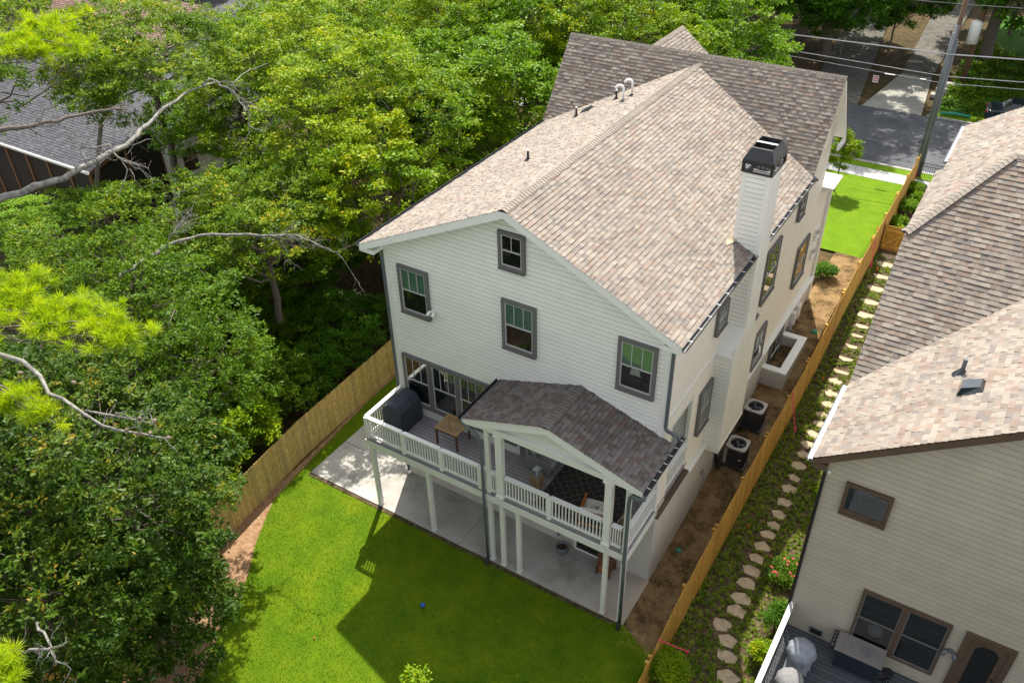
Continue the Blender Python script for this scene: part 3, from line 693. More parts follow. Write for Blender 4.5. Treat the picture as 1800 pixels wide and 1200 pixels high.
b = MB(); rail(b, (-.04, .80, 0), (-.04, 2.34, 0), 12); b.build('railing', 'rail_white', H)
for x in (-9.60, -8.07, -6.54, -5.04, -2.57):
    b = MB(); b.box(x-.065, x+.065, yd-.065, yd+.065, 3.30, 4.205); b.build('newel_post', 'rail_white', H, bevel=.005)
for x in (-4.28, -.65):
    b = MB(); b.box(x-.105, x+.105, yd-.105, yd+.105, 3.3, 5.93)
    for z0, z1, e in ((3.3, 3.42, .03), (5.80, 5.86, .02), (5.86, 5.93, .05)): b.box(x-.105-e, x+.105+e, yd-.105-e, yd+.105+e, z0, z1)
    b.build('column', 'trim_white', H, bevel=.006)
for x in (-4.72, -.06):
    b = MB(); b.box(x-.07, x+.07, yd-.07, yd+.07, 3.3, 5.95); b.build('column', 'trim_white', H, bevel=.006)
b = MB(); b.box(-9.70, .03, yd-.10, yd-.06, 2.98, 3.24); b.box(-9.70, -9.66, yd-.06, 0, 2.98, 3.24); b.box(.025, .055, yd-.06, -.001, 2.98, 3.24)
b.box(-9.6, 0, yd-.02, yd+.06, 2.96, 3.2)
b.build('rim_board', 'rim_white', H)
for x in (-9.56, -7.19, -4.75, -4.30, -3.70, -.65, -.07):
    b = MB(); b.box(x-.07, x+.07, yd-.02, yd+.12, .055, 2.98); b.box(x-.085, x+.085, yd-.035, yd+.135, .056, .12)
    b.build('support_post', 'rim_white', H, bevel=.006)
# porch roof
xl2, xr2, zr2, ze2, rx = -5.45, .42, 7.10, 6.17, -2.6
b = MB().mat('shingle_porch_shaded')
for s, xe in ((-1, xl2), (1, xr2)):
    Vp = Vector((rx-xe, 0, zr2-ze2)); lp = Vp.length
    shingles(b, (xe, 0, ze2), (0, 1, 0), Vp, [(-2.14, 0), (0, 0), (0, lp), (-2.14, lp)], seed=30+s)
ridge_caps(b, (rx, -2.14, zr2), (rx, 0, zr2), (-2.9, 0, -.93), (2.9, 0, -.93), seed=9)
b.mat('trim_white')
for xe in (xl2, xr2): deckslab(b, [(xe, -2.12, ze2), (xe, -.002, ze2), (rx, -.002, zr2), (rx, -2.12, zr2)], .08)
pr = b.build('porch_roof', None, H)
b = MB()
b.prism([(xl2+.01, -2.06, 6.09), (rx, -2.06, 7.0), (xr2-.01, -2.06, 6.09), (xr2-.01, -2.06, 5.99), (0.05, -2.06, 6.0), (rx, -2.06, 6.82), (-4.95, -2.06, 6.03), (xl2+.01, -2.06, 5.99)], (0, -.06, 0))
b.box(-4.9, .06, -2.02, -1.80, 5.94, 6.16); b.box(-4.9, .06, -2.045, -2.02, 6.13, 6.17)
b.box(-.04, .06, -1.80, 0.0, 5.94, 6.12); b.box(-4.9, -4.78, -1.80, 0, 5.94, 6.12)
b.box(xl2+.03, -4.9, -2.05, 0, 5.985, 6.0); b.box(.06, xr2-.03, -2.05, 0, 5.985, 6.0)
b.build('porch_fascia', 'trim_white', pr)
b = MB(); b.prism([(-4.8, -1.93, 6.17), (rx, -1.93, 6.88), (-.0, -1.93, 6.17)], (0, .05, 0)); b.box(-4.8, 0, -1.8, .0, 6.06, 6.10)
b.build('porch_gable', 'gable_greenwhite', pr)
b = MB(); gutter(b, (xr2, -2.14, ze2+.02), (xr2, .5, ze2+.02), (1, 0, 0)); gu = b.build('gutter', 'dark_metal', H)
straps(gu, (xr2, -2.1, ze2+.02), (xr2, .45, ze2+.02), (1, 0, 0), 7)
b = MB(); gutter(b, (xl2, 0, ze2+.02), (xl2, -2.14, ze2+.02), (-1, 0, 0)); b.build('gutter', 'dark_metal', H)
def downspout(pts, r=.05, mat='downspout_grey', boot=None):
    b = MB(); b.tube(pts, r, 10); o = b.build('downspout', mat, H, smooth=True)
    if boot: b = MB(); b.tube([boot, Vector(boot)+Vector((.02, -.12, -.25))], .065, 10); b.build('drain_boot', 'cap_black', o)
downspout([(xl2-.05, -2.08, 6.1), (xl2-.03, -2.1, 6.02), (-5.2, -2.12, 5.9), (-4.9, -2.1, 5.7), (-4.83, -2.08, 5.45), (-4.83, -2.06, 3.3), (-4.83, -2.08, 3.15), (-4.83, -2.06, 3.0), (-4.83, -2.02, .25)], boot=(-4.83, -2.04, .28))
downspout([(.46, -2.1, 6.08), (.46, -2.14, 5.95), (.30, -2.14, 5.88), (.1, -2.1, 5.86), (.04, -2.08, 5.75), (.02, -2.07, 5.5), (.02, -2.06, 3.3), (.02, -2.08, 3.1), (.02, -2.05, 2.9), (.02, -2.02, .3)], .055, boot=(.02, -2.05, .3))
downspout([(.5, -.35, 9.85), (.42, -.3, 9.68), (.12, -.08, 9.6), (.09, -.05, 9.4), (.09, -.05, 6.75), (.12, -.02, 6.62), (.3, .05, 6.50), (.42, .1, 6.42), (.46, .15, 6.22)], .055)
downspout([(-10.1, -.3, 9.85), (-10.0, -.2, 9.7), (-9.72, -.08, 9.55), (-9.68, -.06, 9.3), (-9.68, -.06, .2)], .05)
# basement door and light
b = MB().mat('trim_white'); b.box(-2.66, -1.5, -.05, -.001, .056, 2.5); b.mat('glass_dark'); b.box(-2.56, -1.6, -.058, -.05, .16, 2.4)
b.mat('iron'); b.box(-2.56, -1.6, -.064, -.058, .16, .30); b.build('basement_door', None, H)
b = MB(); b.lathe((-3.25, -.05, .38), [(0, .1), (.07, .09), (.07, 0), (0, 0)], 12); b.build('wall_vent', 'galvanised', H)
# back door in the porch, shaded
window(H, (-3.9, 2.49, 0), (1, 0, 0), (0, -1, 0), 2.2, 3.35, 5.7, mull=3, double=False)

# ================================================================== things on and around the deck
b = MB()
gx0, gx1, gy0, gy1 = -9.42, -8.62, -1.30, -.18
prof = [(0, 0), (0, .86), (.14, 1.10), (.40, 1.16), (.62, 1.12), (.80, .92), (.80, 0)]
rg = random.Random(3)
secs = []
for k, (y, sc_, zz) in enumerate([(gy0, .94, -.05), (gy0+.06, 1, 0), (gy0+.36, 1, .0), (gy0+.42, 1.0, .04), (gy1-.42, 1, .04), (gy1-.36, 1, 0), (gy1-.06, 1, -.01), (gy1, .94, -.06)]):
    secs.append([(gx0+.4+(p[0]-.4)*sc_+rg.uniform(-.012, .012), y+rg.uniform(-.01, .01), 3.31+max(0, p[1]+(zz if p[1] > .5 else 0))) for p in prof])
v = [p for s in secs for p in s]; n = len(prof)
f = [(i*n+k, i*n+(k+1) % n, (i+1)*n+(k+1) % n, (i+1)*n+k) for i in range(len(secs)-1) for k in range(n)]+[tuple(range(n)), tuple((len(secs)-1)*n+k for k in range(n))[::-1]]
b.mesh(v, f)
grill = thing('covered_grill', (-9, -.75, 3.30), 'large barbecue under a black cover at the left end of the deck', 'grill')
b.build('cover', 'charcoal_fabric', grill, bevel=.02)
b = MB(); b.box(gx1-.10, gx1-.03, -.93, -.72, 4.22, 4.30); b.face([(-8.72, -.92, 4.392), (-8.66, -.86, 4.34), (-8.66, -.72, 4.34), (-8.72, -.78, 4.392)])
b.v = []; b.f = []; b.m = []; b.t = []
b.mesh([(-8.79, -.86, 4.425), (-8.71, -.86, 4.345), (-8.71, -.70, 4.345), (-8.79, -.70, 4.425)], [(0, 1, 2, 3)]); b.build('logo_patch', 'silver_fabric', grill)
# slatted teak table
t = thing('slatted_table', (-7.03, -.58, 3.30), 'square slatted teak table with dark legs standing on the grey deck', 'table')
b = MB()
for i in range(11): x = -7.43+.8*(i+.5)/11; b.box(x-.02, x+.02, -.93, -.23, 4.00, 4.025)
b.box(-7.47, -7.42, -.98, -.18, 3.99, 4.03); b.box(-6.64, -6.59, -.98, -.18, 3.99, 4.03); b.box(-7.42, -6.64, -.98, -.93, 3.99, 4.031); b.box(-7.42, -6.64, -.23, -.18, 3.99, 4.031)
b.build('tabletop', 'teak', t)
b = MB()
for y in (-.95, -.22): b.box(-7.4, -6.66, y-.015, y+.015, 3.93, 3.989)
b.build('apron', 'teak_dark', t)
for x in (-7.43, -6.63):
    for y in (-.94, -.22): b = MB(); b.box(x-.03, x+.03, y-.03, y+.03, 3.30, 3.989); b.build('leg', 'teak_dark', t)
# sofa
t = thing('outdoor_sofa', (-3.9, .4, 3.30), 'pale grey outdoor sofa with cushions under the porch roof', 'sofa')
b = MB(); b.box(-4.30, -3.42, -.42, 1.5, 3.42, 3.62); b.box(-4.34, -4.22, -.42, 1.5, 3.42, 4.05); b.box(-4.30, -3.42, -.46, -.36, 3.36, 3.92); b.box(-4.30, -3.42, 1.44, 1.54, 3.36, 3.92); b.build('frame', 'grey_fabric', t, bevel=.02)
b = MB(); b.box(-4.2, -3.38, -.34, .5, 3.62, 3.78); b.box(-4.2, -3.38, .52, 1.42, 3.62, 3.78); b.build('seat_cushion', 'cushion_grey', t, bevel=.04)
for y in (-.30, .52): b = MB(); b.prism([(-4.2, y, 3.78), (-4.0, y, 3.78), (-4.12, y, 4.2), (-4.24, y, 4.15)], (0, .8, 0)); b.build('back_cushion', 'cushion_grey', t, bevel=.04)
# crate stand + lantern
t = thing('wood_stand', (-3.55, -.95, 3.30), 'weathered wooden crate stand beside the sofa carrying a lantern', 'stand')
b = MB(); b.box(-3.72, -3.4, -1.1, -.8, 3.30, 3.80)
for z in (3.34, 3.5, 3.66): b.box(-3.73, -3.39, -1.11, -.79, z, z+.11)
b.build('crate', 'crate_wood', t, bevel=.005)
def lantern(name, x, y, z, mat, label, s=1):
    t = thing(name, (x, y, z), label, 'lantern')
    b = MB(); w = .09*s
    b.box(x-w-.02, x+w+.02, y-w-.02, y+w+.02, z, z+.03); b.box(x-w-.02, x+w+.02, y-w-.02, y+w+.02, z+.25*s, z+.27*s)
    for a in (-w, w):
        for c in (-w, w): b.box(x+a-.012, x+a+.012, y+c-.012, y+c+.012, z+.03, z+.25*s)
    b.mesh([(x-w-.02, y-w-.02, z+.27*s), (x+w+.02, y-w-.02, z+.27*s), (x+w+.02, y+w+.02, z+.27*s), (x-w-.02, y+w+.02, z+.27*s), (x, y, z+.42*s)], [(0, 1, 4), (1, 2, 4), (2, 3, 4), (3, 0, 4)])
    b.build('lantern_frame', mat, t)
    b = MB(); b.tube([(x, y, z+.03), (x, y, z+.15*s)], .03, 8); b.build('candle', 'cushion_cream', t)
    b = MB(); b.tube([(x+.03*math.cos(a), y, z+.43*s+.03*math.sin(a)) for a in fr(0, 2*PI, 8)], .006, 4); b.build('ring', mat, t)
lantern('lantern', -3.56, -.95, 3.80, 'galvanised', 'pale metal house shaped lantern standing on the wooden crate stand')
lantern('lantern', -.36, -1.25, 3.72, 'crate_wood', 'wooden lantern beside the corner posts behind the white cushioned chair', 1.1)
b = MB(); b.box(-.55, -.18, -1.45, -1.05, 3.3, 3.72); tag(b.build('side_table', 'teak_dark', bevel=.01), 'small dark side table under the wooden lantern at the porch corner', 'table')
# rug with trellis pattern
mt, nn, bb = newmat('rug'); p = posn(nn)
mp = N(nn, 'ShaderNodeMapping'); mp.inputs['Rotation'].default_value = (0, 0, PI/4); mp.inputs['Scale'].default_value = (1, 1, 1); L(nn, p, mp.inputs[0])
br = N(nn, 'ShaderNodeTexVoronoi', feature='DISTANCE_TO_EDGE'); br.inputs['Scale'].default_value = 4.6; br.inputs['Randomness'].default_value = 0.3; L(nn, mp.outputs[0], br.inputs[0])
r = ramp(nn, br.outputs['Distance'], [(0, (.15, .135, .11)), (.03, (.10, .09, .075)), (.06, (.028, .026, .026))])
z = noise(nn, p, 22, 4, .8); c = mixc(nn, .75, r.outputs[0], ramp(nn, z.outputs[0], [(.35, (.3,)*3), (.65, (1.7,)*3)]).outputs[0], 'MULTIPLY')
L(nn, c, bb.inputs['Base Color']); bb.inputs['Roughness'].default_value = .95; M['rug'] = mt
b = MB(); b.box(-3.28, -.75, -1.62, 2.2, 3.302, 3.315); tag(b.build('area_rug', 'rug'), 'dark patterned rug with a pale trellis design on the porch floor', 'rug')
# lounge chair
t = thing('lounge_chair', (-1.35, -1.2, 3.30), 'orange wood chair with white cushions on the dark rug', 'chair')
def rotb(b, c, a):
    ca, sa = math.cos(a), math.sin(a); b.v = [(c[0]+(x-c[0])*ca-(y-c[1])*sa, c[1]+(x-c[0])*sa+(y-c[1])*ca, z) for x, y, z in b.v]; return b
cx, cy, an = -1.35, -1.2, math.radians(12)
b = MB(); b.prism([(cx-.38, cy+.30, 3.68), (cx-.38, cy-.30, 3.60), (cx-.38, cy-.30, 3.72), (cx-.38, cy+.30, 3.80)], (.76, 0, 0)); rotb(b, (cx, cy), an).build('seat_cushion', 'cushion_cream', t, bevel=.03)
b = MB(); b.prism([(cx-.38, cy-.30, 3.74), (cx-.38, cy-.42, 3.76), (cx-.38, cy-.58, 4.18), (cx-.38, cy-.46, 4.2)], (.76, 0, 0)); rotb(b, (cx, cy), an).build('back_cushion', 'cushion_cream', t, bevel=.03)
b = MB()
for s in (-1, 1):
    x = cx+s*.42; b.beam((x, cy+.38, 3.62), (x, cy-.6, 3.52), .05, .07); b.beam((x, cy+.33, 3.31), (x, cy+.33, 3.86), .05, .05); b.beam((x, cy-.38, 3.31), (x, cy-.38, 3.86), .05, .05)
    b.beam((x, cy+.4, 3.87), (x, cy-.5, 3.85), .08, .03); b.beam((x, cy-.38, 3.55), (x, cy-.64, 4.22), .04, .06)
b.beam((cx-.42, cy-.64, 4.2), (cx+.42, cy-.64, 4.2), .05, .05); b.beam((cx-.42, cy+.36, 3.6), (cx+.42, cy+.36, 3.6), .05, .07); b.beam((cx-.42, cy-.5, 3.54), (cx+.42, cy-.5, 3.54), .05, .05)
rotb(b, (cx, cy), an).build('frame', 'orange_wood', t)
b = MB()
b.prism([(cx-.25, cy+.05, 3.84), (cx-.25, cy-.32, 3.88), (cx-.25, cy-.34, 3.98), (cx-.25, cy+.02, 3.93)], (.5, 0, 0)); pl = rotb(b, (cx, cy), an).build('pillow', 'cushion_cream', t, bevel=.03)
b = MB()
for i in range(14):
    u = rg.uniform(-.16, .16); w = rg.uniform(-.06, .06); b.mesh([(cx+u, cy-.14+w, 3.972-w*.1), (cx+u+.05, cy-.16+w, 3.974-w*.1), (cx+u+.03, cy-.12+w, 3.970-w*.1)], [(0, 1, 2)])
rotb(b, (cx, cy), an).build('print', 'iron', pl)
# under the deck
b = MB(); b.lathe((-2.92, -.42, .056), [(.0, 0), (.15, 0), (.21, .12), (.22, .22), (.19, .30), (.165, .30), (.17, .22), (0, .22)], 24)
t = thing('glazed_planter', (-2.92, -.42, .056), 'blue grey glazed round pot on the patio beside the basement door', 'planter'); b.build('pot', 'planter_glaze', t, smooth=True)
b = MB(); b.lathe((-2.92, -.42, .285), [(.0, .015), (.165, 0)], 14); b.build('soil', 'bed_soil', t)
t = thing('wooden_cabinet', (-1.3, -.4, .056), 'reddish brown wooden cabinet standing on the patio under the deck', 'cabinet')
b = MB(); b.box(-1.5, -1.08, -.6, -.15, .15, 1.15); b.box(-1.53, -1.05, -.63, -.12, 1.15, 1.19); b.box(-1.44, -1.14, -.605, -.6, .6, .9)
b.build('body', 'teak_dark', t, bevel=.008); b = MB()
for x in (-1.52, -1.06):
    for y in (-.62, -.14): b.beam((x, y, .06), (x*.97-.04, y, .35), .05, .05)
b.build('leg', 'teak_dark', t); b = MB(); b.box(-1.42, -1.16, -.61, -.606, .22, .5); b.build('door_panel', 'orange_wood', t)
b = MB(); b.lathe((-5.63, -4.61, .03), [(0, 0), (.05, .02), (.085, .07), (.07, .12), (.03, .15), (0, .15)], 14)
tag(b.build('toy_ball', 'blue_plastic', smooth=True), 'small bright blue ball lying on the shaded lawn', 'ball')
b = MB(); b.lathe((.42, 1.66, g(.42, 1.66)+.01), [(0, .04), (.09, .035), (.1, 0)], 14)
tag(b.build('utility_cover', 'green_plastic', smooth=True), 'round green utility cap set in the bare dirt beside the house', 'utility cap')
b = MB(); b.lathe((1.05, 14.2, g(1.05, 14.2)+.0), [(0, .10), (.12, .09), (.14, 0)], 12)
tag(b.build('utility_cover', 'green_plastic', smooth=True), 'green utility cap beyond the window well near the fence', 'utility cap')
# AC condensers
def ac(name, x, y, label):
    z = g(x, y)+.05; s = .37; t = thing(name, (x, y, z), label, 'air conditioner', 'air conditioner units beside the house')
    b = MB().mat('ac_cream')
    # rounded square top ring
    def rsq(h, r, n=40):
        e = 7. if r > .083 else 8.
        return [(x+h*math.cos(a)/(abs(math.cos(a))**e+abs(math.sin(a))**e)**(1/e), y+h*math.sin(a)/(abs(math.cos(a))**e+abs(math.sin(a))**e)**(1/e)) for a in [2*PI*k/n for k in range(n)]]
    out = rsq(s, .09); m_ = len(out); ring = [(x+.285*math.cos(2*PI*k/m_), y+.285*math.sin(2*PI*k/m_)) for k in range(m_)]
    zt = z+.84
    v = [(a, c, zt-.05) for a, c in out]+[(a, c, zt) for a, c in out]+[(a, c, zt+.015) for a, c in ring]+[(a, c, zt-.08) for a, c in ring]
    f = []
    for j in range(3): f += [(j*m_+k, j*m_+(k+1) % m_, (j+1)*m_+(k+1) % m_, (j+1)*m_+k) for k in range(m_)]
    b.mesh(v, f); top = b.build('top_panel', None, t, smooth=False)
    b = MB(); inn = rsq(s-.015, .08); b.mesh([(a, c, z+.0) for a, c in inn]+[(a, c, zt-.05) for a, c in inn], [(k, (k+1) % m_, m_+(k+1) % m_, m_+k) for k in range(m_)]+[tuple(range(m_))])
    for i in range(16):
        zz = z+.06+i*.045; o2 = rsq(s-.003, .085); b.mesh([(a, c, zz) for a, c in o2]+[(a, c, zz+.022) for a, c in o2], [(k, (k+1) % m_, m_+(k+1) % m_, m_+k) for k in range(m_)])
    b.build('louvre_body', 'ac_dark', t)
    b = MB()
    for r in (.06, .11, .16, .21, .26): b.tube([(x+r*math.cos(a), y+r*math.sin(a), zt+.01) for a in fr(0, 2*PI, 22)], .004, 4, cap=False)
    for k in range(12): a = PI*k/6; b.beam((x+.03*math.cos(a), y+.03*math.sin(a), zt+.012), (x+.27*math.cos(a), y+.27*math.sin(a), zt+.012), .006, .006)
    b.build('grille', 'ac_fin', t)
    b = MB()
    for k in range(4):
        a = PI/2*k+.4; b.mesh([(x+.04*math.cos(a-.3), y+.04*math.sin(a-.3), zt-.1), (x+.24*math.cos(a-.25), y+.24*math.sin(a-.25), zt-.11), (x+.24*math.cos(a+.35), y+.24*math.sin(a+.35), zt-.07), (x+.04*math.cos(a+.5), y+.04*math.sin(a+.5), zt-.08)], [(0, 1, 2, 3)])
    b.lathe((x, y, zt-.13), [(0, .07), (.06, .06), (.06, 0)], 12); b.build('fan', 'downspout_grey', t)
    b = MB(); b.box(x-s-.06, x+s+.06, y-s-.06, y+s+.06, z-.08, z); b.build('pad', 'ac_dark', t)
    return t, z
t, z = ac('air_conditioner', .68, 6.15, 'round fan air conditioner nearest the porch, with a pale corner panel')
b = MB(); b.box(.30, .42, 5.772, 5.776, z+.05, z+.78); b.box(.302, .306, 5.776, 5.9, z+.05, z+.78); b.build('access_panel', 'ac_cream', t)
b = MB(); b.mesh([(.86, 5.771, z+.35), (.95, 5.771, z+.40), (.95, 5.771, z+.44), (.86, 5.771, z+.41)], [(0, 1, 2, 3)]); b.build('label_sticker', 'white_plastic', t)
t, z = ac('air_conditioner', .62, 8.05, 'air conditioner with a small red badge, farther from the porch')
b = MB(); b.box(.56, .66, 7.67, 7.676, z+.60, z+.635); b.build('badge', 'red_paint', t)

# ================================================================== fences
def board_fence(name, label, pts, top, bot, mat, side, group=None, bw=.135, seed=1, posts=2.4, tex=0):
    """pts: ground polyline; boards stand on the side `side` of the rails"""
    rg = random.Random(seed); P0 = Vector((*pts[0], 0)); t = thing(name, (pts[0][0], pts[0][1], bot(*pts[0])), label, 'fence', group)
    panels = []; rails = MB(); pb = []
    for i, (p, q) in enumerate(zip(pts, pts[1:])):
        p, q = Vector((*p, 0)), Vector((*q, 0)); d = (q-p); Ln = d.length; d.normalize(); nr = Vector((d.y, -d.x, 0))*side
        n = max(1, int(Ln/bw)); step = Ln/n; b = MB()
        for k in range(n):
            a = p+d*step*(k+.02); c = p+d*step*(k+.975); mm = (a+c)/2; zt = top(mm.x, mm.y)+rg.uniform(-.012, .012); z0 = bot(mm.x, mm.y); o = nr*rg.uniform(.018, .026)
            e = d*.022; tn = rg.random()
            sh = [(a, z0), (c, z0), (c, zt-.04), (c-e, zt), (a+e, zt), (a, zt-.04)]
            b.prism([(s[0]+o+Vector((0, 0, s[1]))) for s in sh], nr*.018, tn)
        pn = b.build('board_panel', mat, t); panels.append(pn)
        b = MB()
        for h in (.25, .95, 1.5):
            m_ = 6
            for k in range(m_):
                a = p+d*Ln*k/m_; c = p+d*Ln*(k+1)/m_; b.beam(a-nr*.0+Vector((0, 0, top(a.x, a.y)-1.75+h)), c+Vector((0, 0, top(c.x, c.y)-1.75+h)), .035, .085, tone=.4)
        b.build('rail', mat, t)
        for k in range(int(Ln/posts)+1):
            a = p+d*min(Ln, posts*k)-nr*.06; b = MB(); b.box(a.x-.045, a.x+.045, a.y-.045, a.y+.045, bot(a.x, a.y), top(a.x, a.y)-.16, .6); b.build('post', mat, t)
    return t
TF = [(-9, .55), (-4, .85), (-3, 1.0), (-1.5, 1.5), (2.3, 1.78), (5.5, 1.85), (11, 1.9), (15.4, 2.3), (18, 2.6), (23.7, 2.85), (32, 2.95)]
board_fence('board_fence', 'long golden board fence between the house and the stepping stone path', [(1.5, y) for y in (-8, -3, 2, 7, 12, 17, 22, 27, 32)], lambda x, y: lerp_tab(TF, y), lambda x, y: lerp_tab(TN, y)-.08, 'fence_wood', 1, seed=4)
lf = [(-12.6, -8.6), (-13.2, -6.1), (-13.75, -1.5), (-14.0, 4.6), (-14.1, 13.5)]
board_fence('board_fence', 'weathered board fence standing along the wooded left edge of the lawn', lf, lambda x, y: g(x, y)+1.78, lambda x, y: g(x, y)-.03, 'fence_weathered', 1, seed=6)
board_fence('board_fence', 'short stretch of orange board fence under the oak, at the bottom left corner', [(-13.0, -12.6), (-12.35, -10.6)], lambda x, y: 1.45, lambda x, y: -.05, 'fence_wood', 1, seed=8)
# gate across the side path
t = thing('wooden_gate', (1.55, 24.1, .8), 'brown wooden gate with a diagonal brace closing the side path', 'gate')
b = MB()
for i in range(8): x = 1.62+i*.125; b.box(x, x+.112, 24.10, 24.12, .85, 2.22+.03*math.sin(i*.45), rnd.random())
b.build('board_panel', 'fence_wood', t); b = MB(); b.box(1.6, 2.62, 24.06, 24.10, 1.05, 1.15); b.box(1.6, 2.62, 24.06, 24.10, 1.95, 2.05); b.beam((1.65, 24.055, 1.12), (2.58, 24.055, 1.98), .03, .09); b.build('brace', 'fence_wood', t)
for x in (1.56, 2.68): b = MB(); b.box(x-.05, x+.05, 24.05, 24.15, .6, 2.3); b.build('post', 'cedar_post', t)
t = thing('iron_fence', (1.6, 32.6, 1.1), 'black iron picket fence at the far end of the side bed', 'fence')
b = MB()
for i in range(26): x = 1.6+i*.115; b.box(x-.008, x+.008, 32.59, 32.61, 1.1, 2.22)
b.build('picket', 'iron', t); b = MB()
for z in (1.2, 2.02, 2.2): b.box(1.55, 4.5, 32.585, 32.615, z, z+.03)
b.build('rail', 'iron', t)
b = MB(); b.box(1.55, 1.6, 31.9, 31.95, 1.1, 2.0); tag(b.build('survey_stake', 'red_paint'), 'red post beside the far end of the board fence', 'stake')
# survey stakes with pink tape
for (x, y, z, fx, fy, lab) in ((2.22, -1.98, -.28, 1.5, -2.6, 'wooden survey stake tied to the fence with pink tape, at the bottom of the photo'), (1.98, 9.2, -.2, 1.5, 9.6, 'wooden survey stake with pink tape, level with the brick window well'), (1.72, 21.4, .75, 1.45, 22.6, 'wooden survey stake with pink tape, just before the wooden gate')):
    t = thing('survey_stake', (x, y, z), lab, 'stake', 'survey stakes along the fence')
    b = MB(); b.box(x-.02, x+.02, y-.015, y+.015, z, z+.62); b.build('stake', 'stake_wood', t)
    zt = lerp_tab(TF, fy); b = MB(); b.beam((x, y, z+.62), (fx, fy, zt+.02), .035, .008); b.beam((x, y, z+.50), (x+.02, y, z+.66), .06, .05); b.beam((fx, fy, zt), (fx+.04, fy-.02, zt-.25), .035, .008); b.build('tape', 'pink_tape', t)
for (x, y, lab) in ((2.0, 4.0, 'small orange flag in the shaded groundcover, level with the porch'), (1.95, 13.2, 'small orange flag in the groundcover, level with the electric boxes'), (1.95, 21.9, 'small orange flag near the wooden gate')):
    z = g(x, y); t = thing('marker_flag', (x, y, z), lab, 'flag', 'orange marker flags'); b = MB(); b.tube([(x, y, z), (x, y, z+.3)], .012, 5); b.build('stick', 'stake_wood', t)
    b = MB(); b.mesh([(x, y, z+.3), (x+.08, y+.02, z+.25), (x+.05, y-.03, z+.16), (x, y, z+.18)], [(0, 1, 2, 3)]); b.build('flag_cloth', 'orange_tape', t)
# stepping stones
SP = [(3.45, -1.74, .30), (3.21, -1.1, .27), (3.03, -.53, .25), (2.64, -.09, .27), (2.85, .61, .27), (2.82, 1.14, .26), (2.76, 1.81, .26), (2.73, 2.36, .25), (2.72, 2.95, .25), (2.71, 3.54, .26), (2.73, 4.13, .24), (2.76, 4.65, .2), (2.75, 5.21, .24), (2.72, 5.89, .24), (2.67, 6.63, .25), (2.68, 7.26, .2), (2.62, 7.95, .25), (2.59, 8.6, .24), (2.58, 9.25, .25), (2.6, 9.9, .25), (2.6, 10.6, .22), (2.52, 11.2, .2), (2.6, 11.95, .25), (2.54, 12.65, .25), (2.48, 13.5, .24), (2.46, 14.3, .28), (2.42, 15.1, .26), (2.45, 15.95, .24), (2.47, 16.7, .24), (2.46, 17.4, .26), (2.40, 18.2, .3), (2.34, 19.3, .34), (2.32, 20.5, .36), (2.3, 21.6, .3), (2.2, 22.8, .36), (2.15, 23.6, .3)]
def ordi(i):
    w = ['first', 'second', 'third', 'fourth', 'fifth', 'sixth', 'seventh', 'eighth', 'ninth', 'tenth', 'eleventh', 'twelfth', 'thirteenth', 'fourteenth', 'fifteenth', 'sixteenth', 'seventeenth', 'eighteenth']
    return w[i]
for i, (x, y, r) in enumerate(SP):
    rg = random.Random(100+i); n = rg.choice((5, 5, 6)); z = g(x, y); pts = []
    for k in range(n):
        a = 2*PI*(k+rg.uniform(-.2, .2))/n+.5; rr = r*rg.uniform(.85, 1.18); pts.append((x+rr*1.28*math.cos(a), y+rr*.98*math.sin(a)+rr*.2*math.cos(a)*rg.uniform(-1, 1), z-.03))
    b = MB(); b.prism(pts, (0, 0, .045)); o = b.build('stepping_stone', 'stone_tan', bevel=.008)
    h = len(SP)//2
    lab = f'flat tan flagstone, {ordi(i)} of the side path counted from the near end' if i < h else f'flat tan flagstone, {ordi(len(SP)-1-i)} of the side path counted from the gate'
    tag(o, lab, 'stepping stone', 'stepping stones of the side path')

# ================================================================== the taupe neighbour house
Nb = thing('house', (7, 4, -.3), 'taupe sided neighbour house with a tan shingle roof and brown window trim', 'house')
mc = .684; xE, zE = 4.14, 8.20
b = MB(); laps(b, (0, -.5, 0), (1, 0, 0), (0, -1, 0), -.3, 13.2, lambda z: [(4.5, 15)] if z < 8.35 else [(min(15, xE+(z-zE)/mc+.18), 15)], e=.17)
b.build('rear_wall', 'taupe_siding', Nb)
b = MB(); laps(b, (4.5, 0, 0), (0, 1, 0), (-1, 0, 0), -.4, 8.2, lambda z: [(-.5, 17.2)], e=.17)
b.face([(4.45, 2.6, 8.2), (4.45, 2.6, 8.25), (4.45, 6.1, 11.0), (4.45, 10.3, 11.0), (4.45, 10.3, 8.2)]); b.face([(4.45, 10.3, 8.2), (4.45, 10.3, 10.0), (4.45, 17.2, 10.0), (4.45, 17.2, 8.2)])
b.face([(4.45, 17.2, -.3), (15, 17.2, -.3), (15, 17.2, 10.), (4.45, 17.2, 10.)])
b.build('side_wall', 'taupe_siding', Nb)
b = MB().mat('shingle'); q = math.sqrt(1+mc*mc); xm = 12.0
yv = lambda x: 2.5+(x-xE)*mc/.8056
shingles(b, (xE, 0, zE), (0, 1, 0), (1, 0, mc), [(-.82, 0), (yv(xE), 0), (yv(xm), (xm-xE)*q), (-.82, (xm-xE)*q)], seed=41, row=.15)
mA = .8056; qa = math.sqrt(1+mA*mA)
shingles(b, (0, 2.5, zE), (1, 0, 0), (0, 1, mA), [(xE, 0), (xE+(8.37-2.5)/.849+.05, 5.87*qa), (6.06, 5.87*qa), (xE, 3.6*qa)], seed=42, row=.15)
zB = zE+mA*3.6
VB = Vector((6.06-xE, 0, 12.93-zB)); lb = VB.length
shingles(b, (xE, 0, zB), (0, 1, 0), VB, [(6.1, 0), (10.64, 0), (8.37, lb)], seed=43, row=.15)
